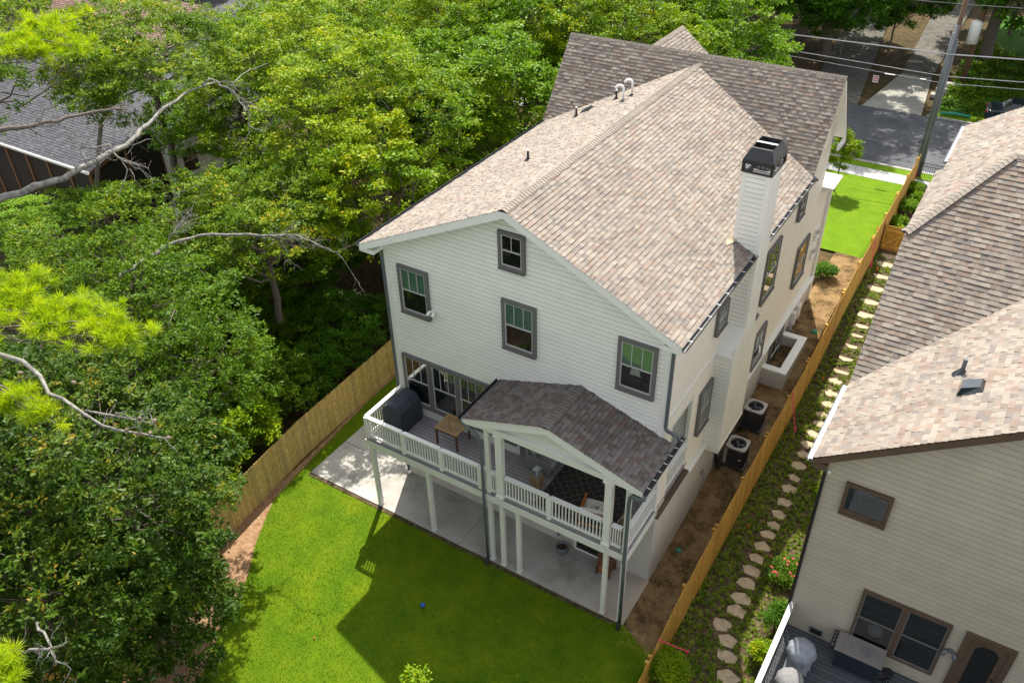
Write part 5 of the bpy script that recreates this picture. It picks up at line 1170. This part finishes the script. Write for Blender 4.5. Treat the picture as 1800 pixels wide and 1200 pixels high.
for (x, y) in ((-31, 54), (-42, 50), (-52, 44), (-28, 68), (-44, 64), (-60, 56), (-14, 72), (-6, 80), (6, 80), (-62, 36), (-72, 44), (-72, 26), (-66, 14), (-62, 4), (-56, -2), (18, 66), (-24, 82), (-50, 78), (-82, 40)):
    k_ += 1; c = copy_tree(tr['dark'], (x, y, 1.0), k_*1.7, (1.15, 1.15, 1.15), 'dark tree of the far woods behind the gardens'); c['group'] = 'trees of the far woods'
def tall(x, y, h, r, seed, lab):
    return tree('tall_tree', lab, 'tree', (x, y), h, r, seed, 'leaf_dark', lobes=10, clumps=18, sprigs=12, per=8, size=(.25, .4), cfrac=.42, trunk_r=.45, spread=.25, aspect=.6, rc=.26)
tall(-8.9, 51.5, 24, 6.2, 81, 'tall tree whose thick dark trunk rises beside the gravel driveway')
T2_ = tall(1.8, 55.5, 25, 6.0, 82, 'tall tree behind the transformer pole, its crown above the photo')
copy_tree(T2_, (-19, 50.5, 1.1), 2.0, (1, 1, .95), 'tall tree standing over the road left of the front gable')
copy_tree(T2_, (12.5, 51.5, 1.1), 4.0, (1, 1, 1.0), 'tall tree over the road beyond the neighbour roof')
# trunk at the driveway
# pink blooms scattered on the crepe myrtle
R = np.random.default_rng(77); P = np.array([-29.5, 41, 8.2])+unit(R.normal(size=(60, 3))*[1, 1, .6]+[.3, -.6, .3])*[5.2, 5.2, 3.6]
C, A, B, T = leaves(R, P, unit(P-np.array([-29.5, 41, 6.5])), 12, .12, (.10, .18)); o = quads_obj('blossom', C, A, B, T, 'flower_pink'); 
cm = [x for x in bpy.data.objects if x.get('label') == 'dark tree with sparse pink bloom near the top edge'][0]
o.parent = cm; o.matrix_parent_inverse = Matrix.LocRotScale(cm.location, cm.rotation_euler, cm.scale).inverted()

tree('locust_tree', 'slim feathery tree close to the left roof corner, shading the patio', 'tree', (-14.9, 6.2), 11.2, 2.5, 17, 'leaf_locust', lobes=8, clumps=15, sprigs=12, per=8, size=(.11, .19), cfrac=.62, rc=.24, aspect=.55, trunk_r=.12)
# --- the oaks near the camera at the left
oak = dict(size=(.10, .165), aspect=.42, spread=.05, rnd_=1.0, droop=.25)
tree('oak_tree', 'big dark green oak filling the bottom left, its crown over the fence end', 'tree', (-11.9, -11.2), 11.3, 5.0, 21, 'leaf_oak', lobes=17, clumps=34, sprigs=18, per=11, cfrac=.72, trunk_r=.24, trunkxy=(-14.6, -9.6), rc=.27, **oak)
tree('oak_tree', 'young low oak beneath the big one, hanging over the mulch at the bottom', 'tree', (-9.95, -10.55), 5.4, 2.1, 28, 'leaf_oak', lobes=10, clumps=24, sprigs=14, per=9, cfrac=.85, trunk_r=.08, **oak)
tree('oak_tree', 'mid green oak at the left edge between the bare limbs, below the pine sprays', 'tree', (-15.2, -6.6), 10.5, 4.2, 22, 'leaf_under', lobes=13, clumps=28, sprigs=15, per=9, cfrac=.7, trunk_r=.24, trunkxy=(-17.0, -5.0), **oak)
tree('oak_tree', 'yellow green oak below the dark roofed house, left of the lower bare limb', 'tree', (-20.5, -2.3), 10.0, 4.0, 23, 'leaf_oak_yellow', lobes=10, clumps=28, sprigs=15, per=9, cfrac=.55, trunk_r=.2, **oak)
tree('oak_tree', 'oak with orange tinged leaves around the middle bare limb', 'tree', (-18.3, 2.6), 9.2, 3.6, 24, 'leaf_oak_yellow', lobes=10, clumps=27, sprigs=15, per=9, cfrac=.6, trunk_r=.2, **oak)
tree('oak_tree', 'oak at the upper left whose leaves hang over the dark roof', 'tree', (-25.3, 4.0), 14.2, 3.6, 25, 'leaf_oak_yellow', lobes=9, clumps=28, sprigs=16, per=9, cfrac=.32, trunk_r=.12, trunkxy=(-27, -1), **oak)
tree('oak_tree', 'oak crown in the top left corner above the house roof', 'tree', (-27.5, -.2), 15.0, 4.3, 26, 'leaf_oak_yellow', lobes=11, clumps=28, sprigs=14, per=9, cfrac=.3, trunk_r=.12, trunkxy=(-30, -5), **oak)
tree('oak_tree', 'oak with yellow tips at the top left, hiding most of the reddish far roof', 'tree', (-33.5, 10.0), 12.6, 4.6, 27, 'leaf_oak_yellow', lobes=11, clumps=24, sprigs=14, per=8, cfrac=.5, trunk_r=.24, **oak)
# --- bare limbs
def limb_thing(label, paths, seed, tw, mat='bark_pale', name='bare_limb'):
    R = np.random.default_rng(seed); b = MB()
    for pts, r0, r1 in paths:
        P = [np.array(p, float) for p in pts]; S_ = []
        for i in range(len(P)-1):
            for t in np.linspace(0, 1, 5)[:-1]: S_.append(P[i]+(P[i+1]-P[i])*t+R.normal(size=3)*.03)
        S_.append(P[-1]); b.tube([tuple(x) for x in S_], list(r1+(r0-r1)*np.linspace(1, 0, len(S_))**1.25), 8)
        for k in range(tw[0]):
            j = R.integers(int(len(S_)*tw[3]), len(S_)); d = S_[j]-S_[max(0, j-2)]; twigs(b, R, S_[j], unit(d)*1.2+R.normal(size=3)*.6, tw[1]*(.4+.8*R.random()), tw[2], 2)
    return tag(b.build(name, mat, smooth=True), label, 'bare limb', 'bare limbs of the oaks')
limb_thing('long pale lichened bare limb curving up across the dark roofed house', [
 ([(-19.13, -6.67, 11.6), (-18.72, -5.08, 11.7), (-18.54, -4.24, 11.7), (-18.48, -2.82, 11.8), (-18.87, -1.32, 11.8), (-19.66, -.06, 11.8), (-20.27, 1.13, 11.8), (-21.19, 2.93, 11.7), (-21.25, 4.3, 11.6), (-20.71, 4.74, 11.6), (-21.18, 6.09, 11.6), (-20.83, 6.73, 11.7)],   .125, .014),
 ([(-21.2, 3.6, 11.7), (-21.0, 3.9, 11.9), (-20.3, 4.3, 11.4), (-19.6, 4.2, 10.8), (-19.4, 4.0, 10.2)], .05, .02), ([(-18.5, -3.4, 11.8), (-18.9, -3.2, 12.2), (-18.3, -2.6, 12.2), (-18.0, -2.5, 11.7)], .035, .02)], 5, (9, 1.1, .018, .3))
limb_thing('dark to pale bare limb ending in white twigs beside the roof corner', [
 ([(-15.95, -5.08, 9.3), (-15.97, -4.19, 9.4), (-15.87, -3.03, 9.5), (-15.52, -2.18, 9.5), (-13.99, -1.38, 9.6), (-13.27, -1.09, 9.6), (-12.71, -.64, 9.6), (-11.61, -.77, 9.6), (-10.95, -.7, 9.5)], .085, .012), ([(-15.6, -3.6, 9.6), (-15.4, -2.9, 10.3)], .05, .02)], 6, (14, .9, .014, .55))
limb_thing('short leafy limb crossing over the dark roof at the upper left', [([(-22.28, -4.08, 12.4), (-21.68, -3.47, 12.4), (-21.19, -2.36, 12.4), (-20.93, -1.04, 12.3), (-20.36, -.25, 12.2)], .10, .03)], 7, (8, 1.0, .02, .3), 'bark')
limb_thing('thin white branching twig at the bottom left above the oak', [([(-7.56, -13.55, 8.5), (-6.73, -13.88, 8.6), (-6.57, -13.89, 8.7), (-5.8, -13.97, 8.8)], .03, .012), ([(-7.28, -14.64, 8.6), (-7.1, -14.26, 8.7), (-6.6, -13.9, 8.7)], .012, .03)], 8, (5, .5, .010, .2))
# --- pine
t = thing('pine_tree', (-10.5, -14.5, -.3), 'long needled yellow green pine reaching in from the left edge, with cones', 'pine')
R = np.random.default_rng(31); b = MB()
limb(b, R, (-10.5, -14.5, -.3), (-9.6, -13.6, 15.5), .22, .12, 8, .01, 10)
b.build('trunk', 'bark', t, smooth=True)
b = MB(); tips = []
def spray(c, rad, n, root, r0=.05):
    c = np.array(c, float); mid = c-(c-np.array(root))*.0
    for i in range(n):
        p = c+R.normal(size=3)*np.array(rad)*.55; tips.append(p)
        if i % 2 == 0: limb(b, R, np.array(root, float), p+[0, 0, -.05], .022, .010, 4, .06, 4)
spray((-8.1, -11.3, 14.45), (.85, .55, .16), 60, (-9.0, -12.4, 14.2)); spray((-7.1, -10.9, 14.35), (.75, .45, .14), 60, (-8.6, -11.9, 14.2)); spray((-6.2, -10.75, 14.2), (.5, .35, .12), 36, (-7.6, -11.4, 14.2))
spray((-8.7, -10.9, 14.5), (.45, .4, .2), 20, (-9.0, -12.4, 14.2))
spray((-6.7, -12.6, 13.95), (.45, .25, .10), 22, (-7.5, -12.6, 14.1)); spray((-6.0, -12.5, 13.85), (.3, .16, .08), 12, (-7.0, -12.6, 14.1)); spray((-4.9, -14.95, 11.0), (.45, .2, .1), 22, (-6.2, -15.2, 11)); spray((-7.9, -12.2, 14.0), (.15, .1, .06), 4, (-8.4, -12.6, 14.0))
limb(b, R, (-9.8, -13.4, 13.6), (-9.0, -12.4, 14.2), .08, .05, 5, .03, 6); limb(b, R, (-9.8, -13.8, 10.6), (-6.2, -15.2, 11.0), .06, .03, 6, .03, 6)
b.build('branch', 'bark', t, smooth=True)
def needle_tufts(name, tips, R, nn, ln, wd, parent, loc):
    P = np.array(tips); m = len(P); up = unit(R.normal(size=(m, 3))*.6+np.array([.2, -.1, .8])); Pn = np.repeat(P, nn, 0); U = np.repeat(up, nn, 0)
    d = unit(R.normal(size=(m*nn, 3))+U*.9); l = ln*(.7+.5*R.random((m*nn, 1))); A = d*l*.5; C = Pn+A+np.repeat(R.normal(size=(m, 3))*.02, nn, 0)+U*R.random((m*nn, 1))*.08
    B = unit(np.cross(d, R.normal(size=(m*nn, 3))))*wd*.5; T = np.repeat(.25+.6*R.random(m), nn)+R.normal(size=m*nn)*.1
    return quads_obj(name, C, A, B, T, 'needle', parent, loc, lift=.0)
needle_tufts('needles', tips, R, 85, .21, .011, t, (-10.5, -14.5, -.3))
b = MB()
for pts, r0, r1 in (([(-7.67, -12.16, 14.2), (-7.02, -12.05, 14.2), (-6.55, -12.08, 14.1), (-6.13, -12.24, 14.0), (-5.82, -12.2, 14.0), (-5.44, -12.19, 13.9), (-4.8, -12.23, 13.9), (-4.55, -12.09, 13.8), (-4.22, -11.97, 13.8), (-3.82, -11.86, 13.8)], .045, .012), ([(-5.36, -12.14, 13.9), (-4.73, -12.04, 14.0), (-4.33, -11.92, 14.0), (-4.02, -11.85, 14.0)], .018, .008)):
    b.tube(pts, list(np.linspace(r0, r1, len(pts))), 7)
    for k in range(8): j = R.integers(1, len(pts)); twigs(b, R, pts[j], R.normal(size=3), .3, .006, 1)
b.build('dead_branch', 'bark_pale', t, smooth=True)
for (x, y, z) in ((-3.78, -11.82, 13.8), (-4.1, -11.9, 13.82), (-4.25, -12.0, 13.8), (-4.45, -12.06, 13.85), (-4.05, -11.8, 14.0), (-4.3, -11.88, 14.02), (-4.7, -12.0, 14.02), (-5.9, -11.9, 14.1), (-7.2, -11.6, 14.15), (-6.9, -12.2, 14.1), (-6.3, -10.4, 14.1), (-6.6, -10.3, 14.2)):
    b = MB(); v = [(x, y, z)]; d = unit(R.normal(size=3)+[0.6, 0, 0]); P = [np.array([x, y, z])+d*s for s in (-.05, -.03, 0, .03, .055)]; b.tube([tuple(p) for p in P], [.008, .028, .032, .022, .004], 7); b.build('cone', 'cone_brown', t)
# second pine, farther
t = thing('pine_tree', (-24.0, -6.0, -.3), 'bright pine spray in the upper left corner, above the dark roof', 'pine'); R = np.random.default_rng(32)
b = MB(); limb(b, R, (-24.0, -6.0, -.3), (-22.8, -4.0, 15), .22, .10, 8, .01, 9); b.build('trunk', 'bark', t, smooth=True); b = MB(); tips = []
for c, rr, n in (((-19.9, -3.3, 15.2), (1.0, .8, .2), 60), ((-19.1, -2.4, 15.1), (.9, .7, .18), 55), ((-20.2, -2.2, 15.5), (.8, .8, .2), 50)): spray(c, rr, n, (-21.8, -3.9, 14.9))
b.build('branch', 'bark', t); needle_tufts('needles', tips, R, 60, .27, .018, t, (-24.0, -6.0, -.3))

# --- understory shrubs
sh = {}
def shrub(name, label, cat, x, y, h, r, seed, mat, lobes=6, clumps=12, sprigs=12, per=8, size=(.09, .16), group=None, stems=True, **kw):
    return tree(name, label, cat, (x, y), h, r, seed, mat, lobes=lobes, clumps=clumps, sprigs=sprigs, per=per, size=size, cfrac=.95, trunk_r=.05 if stems else 0, group=group, bark='stem_brown', low=-.2, **kw)
U1 = shrub('understory_shrub', 'green shrub of the dense thicket behind the weathered board fence', 'shrub', -16.2, -.6, 3.0, 1.9, 51, 'leaf_under', group='shrubs of the thicket', lobes=8, clumps=13, per=9)
U2 = shrub('understory_shrub', 'dark green shrub of the shaded thicket between fence and oaks', 'shrub', -16.5, 4.0, 2.6, 1.9, 52, 'leaf_dark', group='dark shrubs of the thicket', lobes=8, clumps=13, per=9)
rg = random.Random(5)
for i, (x, y, s, kk) in enumerate([(-17.6, -3.6, 1.1, 0), (-19.5, -.5, 1.2, 0), (-21.5, 1.8, 1.2, 0), (-16.0, -6.0, .8, 0), (-15.6, -9.0, .75, 0), (-18.5, 2.4, 1.0, 0), (-17.8, .9, .9, 1), (-18.2, 4.9, 1.0, 1), (-20.4, 4.2, 1.1, 1), (-15.9, 1.7, .85, 1), (-23.5, -1.0, 1.3, 0), (-24.0, 3.0, 1.3, 1), (-22.0, -4.5, 1.3, 0),
      (-19.5, -6.5, 1.2, 0), (-16.2, 7.2, .7, 1), (-17.8, 12.6, 1.1, 1), (-15.6, 10.8, .9, 1), (-15.3, 14.0, .9, 1), (-21, 8.5, 1.2, 1), (-24, 8.5, 1.3, 0), (-27, 4.5, 1.4, 0), (-30, 1.5, 1.5, 0), (-27, 8, 1.4, 1), (-29.5, 11, 1.4, 1), (-24, -8, 1.3, 0), (-27, -4, 1.4, 0), (-20.0, -10.5, 1.2, 0), (-33, -2, 1.6, 0), (-15.4, -3.9, .6, 1), (-16.8, -11.8, .8, 1)]):
    src = (U1, U2)[kk]; copy_tree(src, (x, y, g(x, y)-.05), rg.uniform(0, 6.2), (s, s, s*rg.uniform(.8, 1.15)))
shrub('sapling', 'bright yellow green sapling catching the sun just left of the board fence', 'shrub', -14.9, -2.9, 3.1, 1.15, 53, 'leaf_locust', lobes=7, clumps=12, size=(.10, .17))
shrub('sapling', 'small feathery bright sapling leaning over the fence top, below the taller one', 'shrub', -14.1, -5.0, 2.3, .6, 54, 'leaf_locust', lobes=4, clumps=10)
shrub('sapling', 'leafy sapling on the mulch between the oak and the lawn', 'shrub', -11.6, -8.9, 2.6, .9, 55, 'leaf_bright', lobes=6, clumps=10, sprigs=9)
shrub('sapling', 'small sapling with its top just rising into the bottom edge of the photo', 'shrub', -2.2, -8.85, 4.95, .22, 56, 'leaf_locust', lobes=4, clumps=8, sprigs=8, per=6, size=(.07, .12))
shrub('sapling', 'second sapling tip at the bottom edge, right of the first', 'shrub', -.1, -8.05, 4.8, .22, 57, 'leaf_locust', lobes=4, clumps=8, sprigs=8, per=6, size=(.07, .12))
tree('street_tree', 'small young tree on the front lawn beside the far corner of the house', 'tree', (-1.95, 28.6), 3.7, .8, 58, 'leaf_locust', lobes=6, clumps=9, sprigs=10, per=8, cfrac=.7, trunk_r=.05, size=(.10, .16))
shrub('garden_bush', 'round dark bush at the far corner of the house beside the front lawn', 'bush', .25, 18.4, .8, .42, 59, 'leaf_dark', lobes=6, clumps=10, size=(.06, .1), stems=False)
# side bed plants
shrub('feathery_bush', 'yellow green feathery bush at the fence by the bottom edge', 'bush', 1.98, -2.75, 1.1, .52, 60, 'leaf_locust', lobes=7, clumps=12, size=(.06, .12), aspect=.3)
rb = shrub('rose_bush', 'rose bush with red blooms beside the neighbour wall', 'bush', 3.75, 2.7, .6, .48, 61, 'leaf_under', lobes=7, clumps=8, sprigs=9, size=(.05, .09))
R = np.random.default_rng(62); P = np.array([3.7, 2.7, g(3.7, 2.7)+.5])+unit(R.normal(size=(13, 3))+[0, -.3, .8])*[.55, .55, .3]
C, A, B, T = leaves(R, P, unit(P-np.array([3.7, 2.7, 0])), 7, .02, (.03, .055), aspect=.9); quads_obj('bloom', C, A, B, T, 'flower_pink', rb, tuple(rb.location), lift=.3)
rb2 = shrub('rose_bush', 'small rose plant with one bloom near the neighbour downspout', 'bush', 3.85, 7.0, .4, .35, 63, 'leaf_locust', lobes=4, clumps=6, sprigs=7, size=(.05, .09), stems=False)
shrub('juniper', 'narrow upright dark juniper by the neighbour deck rail', 'bush', 4.12, .45, 1.3, .32, 64, 'leaf_dark', lobes=5, clumps=10, sprigs=12, size=(.05, .12), aspect=.25)
shrub('garden_bush', 'low bright green bush between the juniper and the deck rail', 'bush', 4.15, -.75, .8, .3, 65, 'leaf_locust', lobes=4, clumps=7, size=(.05, .1), stems=False)
for i, (x, y, r, lab) in enumerate(((1.95, 28.2, .55, 'dark green bush of the side bed nearest the gate side'), (2.3, 29.5, .45, 'dark green bush in the middle of the far side bed'), (1.9, 30.6, .5, 'dark green bush of the side bed nearest the iron fence'), (2.45, 28.9, .35, 'bright lime bush in the far side bed'), (1.9, 26.3, .45, 'green bush just beyond the wooden gate'), (2.2, 25.4, .4, 'bright green plant behind the wooden gate'))):
    shrub('garden_bush', lab, 'bush', x, y, r*1.5, r, 70+i, 'leaf_locust' if i in (3, 5) else 'leaf_bright', lobes=5, clumps=8, sprigs=9, size=(.09, .18), aspect=.35, stems=False)
# ivy on the bank across the road: one mass nobody could count
R = np.random.default_rng(90); n = 5200; P = np.stack([.6+R.random(n)*13, 44.3+R.random(n)*15, np.full(n, 1.3)], 1); P[:, 2] += .5*np.sin(P[:, 0]*1.3)*np.sin(P[:, 1]*1.1)**2+.25*R.random(n)
C, A, B, T = leaves(R, P, np.tile([0, 0, 1.], (n, 1)), 5, .14, (.16, .30), tone=R.random(n)); tag(quads_obj('ivy', C, A, B, T, 'leaf_under', lift=.2), 'dense green ivy covering the bank across the road', 'ivy', None, 'stuff')
# groundcover tufts on the neighbour side
R = np.random.default_rng(91); pts = []
y = -7.5
while y < 23.5:
    x = 1.62
    while x < 4.45:
        px, py = x+R.normal()*.035, y+R.normal()*.035; path = min((px-sx)**2/(sr*1.25)**2+(py-sy)**2/(sr*.95)**2 for sx, sy, sr in SP if abs(sy-py) < 1) if any(abs(q[1]-py) < 1 for q in SP) else 9
        dens = 1.0 if px < 3.6 else .8
        if path > 1 and R.random() < dens*.93: pts.append((px, py, g(px, py)))
        x += .175
    y += .17
P = np.array(pts); m = len(P); nn = 22; Pn = np.repeat(P, nn, 0); a = R.random(m*nn)*2*PI; el = R.uniform(.35, 1.3, m*nn); d = np.stack([np.cos(a)*np.cos(el), np.sin(a)*np.cos(el), np.sin(el)], 1)
l = (.10+.07*R.random((m*nn, 1)))*np.repeat(.75+.5*R.random((m, 1)), nn, 0); A = d*l*.5; C = Pn+A*1.0; B = np.stack([-np.sin(a), np.cos(a), 0*a], 1)*.013
tn_ = np.repeat(.2+.5*R.random(m), nn)+.25*R.random(m*nn)
tag(quads_obj('groundcover', C, A, B, tn_, 'tuft'), 'rows of small grassy tufts carpeting the bed along the stepping stones', 'groundcover', None, 'stuff')
# grass blades over the back lawn
R = np.random.default_rng(92); n = 120000; yy = -12.5+R.random(n)*18.2; xl = np.array([lawn_left(v) for v in np.linspace(-13, 6, 400)]); xL = np.interp(yy, np.linspace(-13, 6, 400), xl); xR = np.where(yy > -2.0, -12.92, np.interp(yy, [-13, -2.8, -2.3, -1.98], [1.34, 1.34, 1.0, .2]))
xx = xL-.05+(xR-xL+.05)*R.random(n)**1.0; keep = R.random(n) < (xR-xL)/14.5; xx, yy = xx[keep], yy[keep]; m = len(xx)
zz = np.array([g(a_, b_) for a_, b_ in zip(xx, yy)])+.012; a = R.random(m)*2*PI; el = R.uniform(.5, 1.35, m); d = np.stack([np.cos(a)*np.cos(el), np.sin(a)*np.cos(el), np.sin(el)], 1); l = .025+.03*R.random((m, 1)); A = d*l*.5; C = np.stack([xx, yy, zz], 1)+A; B = np.stack([-np.sin(a), np.cos(a), 0*a], 1)*.011
tt = .5+.28*np.sin(xx*1.1+2*np.sin(yy*.7))*np.cos(yy*.9+np.sin(xx*.8))+R.normal(size=m)*.10
tag(quads_obj('grass', C, A, B, tt, 'grass_blade'), 'short bright green grass of the back lawn', 'grass', None, 'stuff')
# fallen leaves on the dirt strip
R = np.random.default_rng(93); n = 3200; yy = -2.6+R.random(n)*24; xx = .12+1.25*R.random(n); zz = np.array([g(a_, b_) for a_, b_ in zip(xx, yy)])+.02; a = R.random(n)*2*PI
A = np.stack([np.cos(a), np.sin(a), R.normal(size=n)*.3], 1)*.022; B = np.stack([-np.sin(a), np.cos(a), R.normal(size=n)*.3], 1)*.014
tag(quads_obj('leaf_debris', np.stack([xx, yy, zz], 1), A, B, R.random(n), 'fence_weathered'), 'dry leaf scraps and chips scattered over the bare dirt strip', 'debris', None, 'stuff')
b = MB(); b.mesh([(-7.82, -7.26, .05), (-7.78, -7.23, .08), (-7.75, -7.28, .06), (-7.79, -7.31, .05), (-7.84, -7.29, .06)], [(0, 1, 2, 3, 4)]); tag(b.build('fallen_leaf', 'orange_wood'), 'single dry yellow leaf lying on the sunlit lawn', 'leaf')
for i, (x, y, s_) in enumerate(((-14, -27, 1.0), (-6, -30, 1.1), (3, -28, 1.0), (11, -30, 1.15), (20, -27, 1.1), (-22, -24, 1.1), (-24, -14, .9))):
    c = copy_tree(tr['dark'], (x, y, -.3), i*1.3, (s_, s_, s_*1.1), 'dark tree of the wood at the back of the garden, behind the viewer'); c['group'] = 'trees at the back of the garden'

R = np.random.default_rng(95); n = 170; xx = -12.8+R.random(n)*12.8; yy = -1.9+R.random(n)**.6*1.8; a = R.random(n)*2*PI
A = np.stack([np.cos(a), np.sin(a), R.normal(size=n)*.2], 1)*.022; B = np.stack([-np.sin(a), np.cos(a), R.normal(size=n)*.2], 1)*.012
tag(quads_obj('patio_debris', np.stack([xx, yy, np.full(n, .062)], 1), A, B, R.random(n), 'leaf_litter'), 'tiny leaf scraps scattered over the concrete patio', 'debris', None, 'stuff')
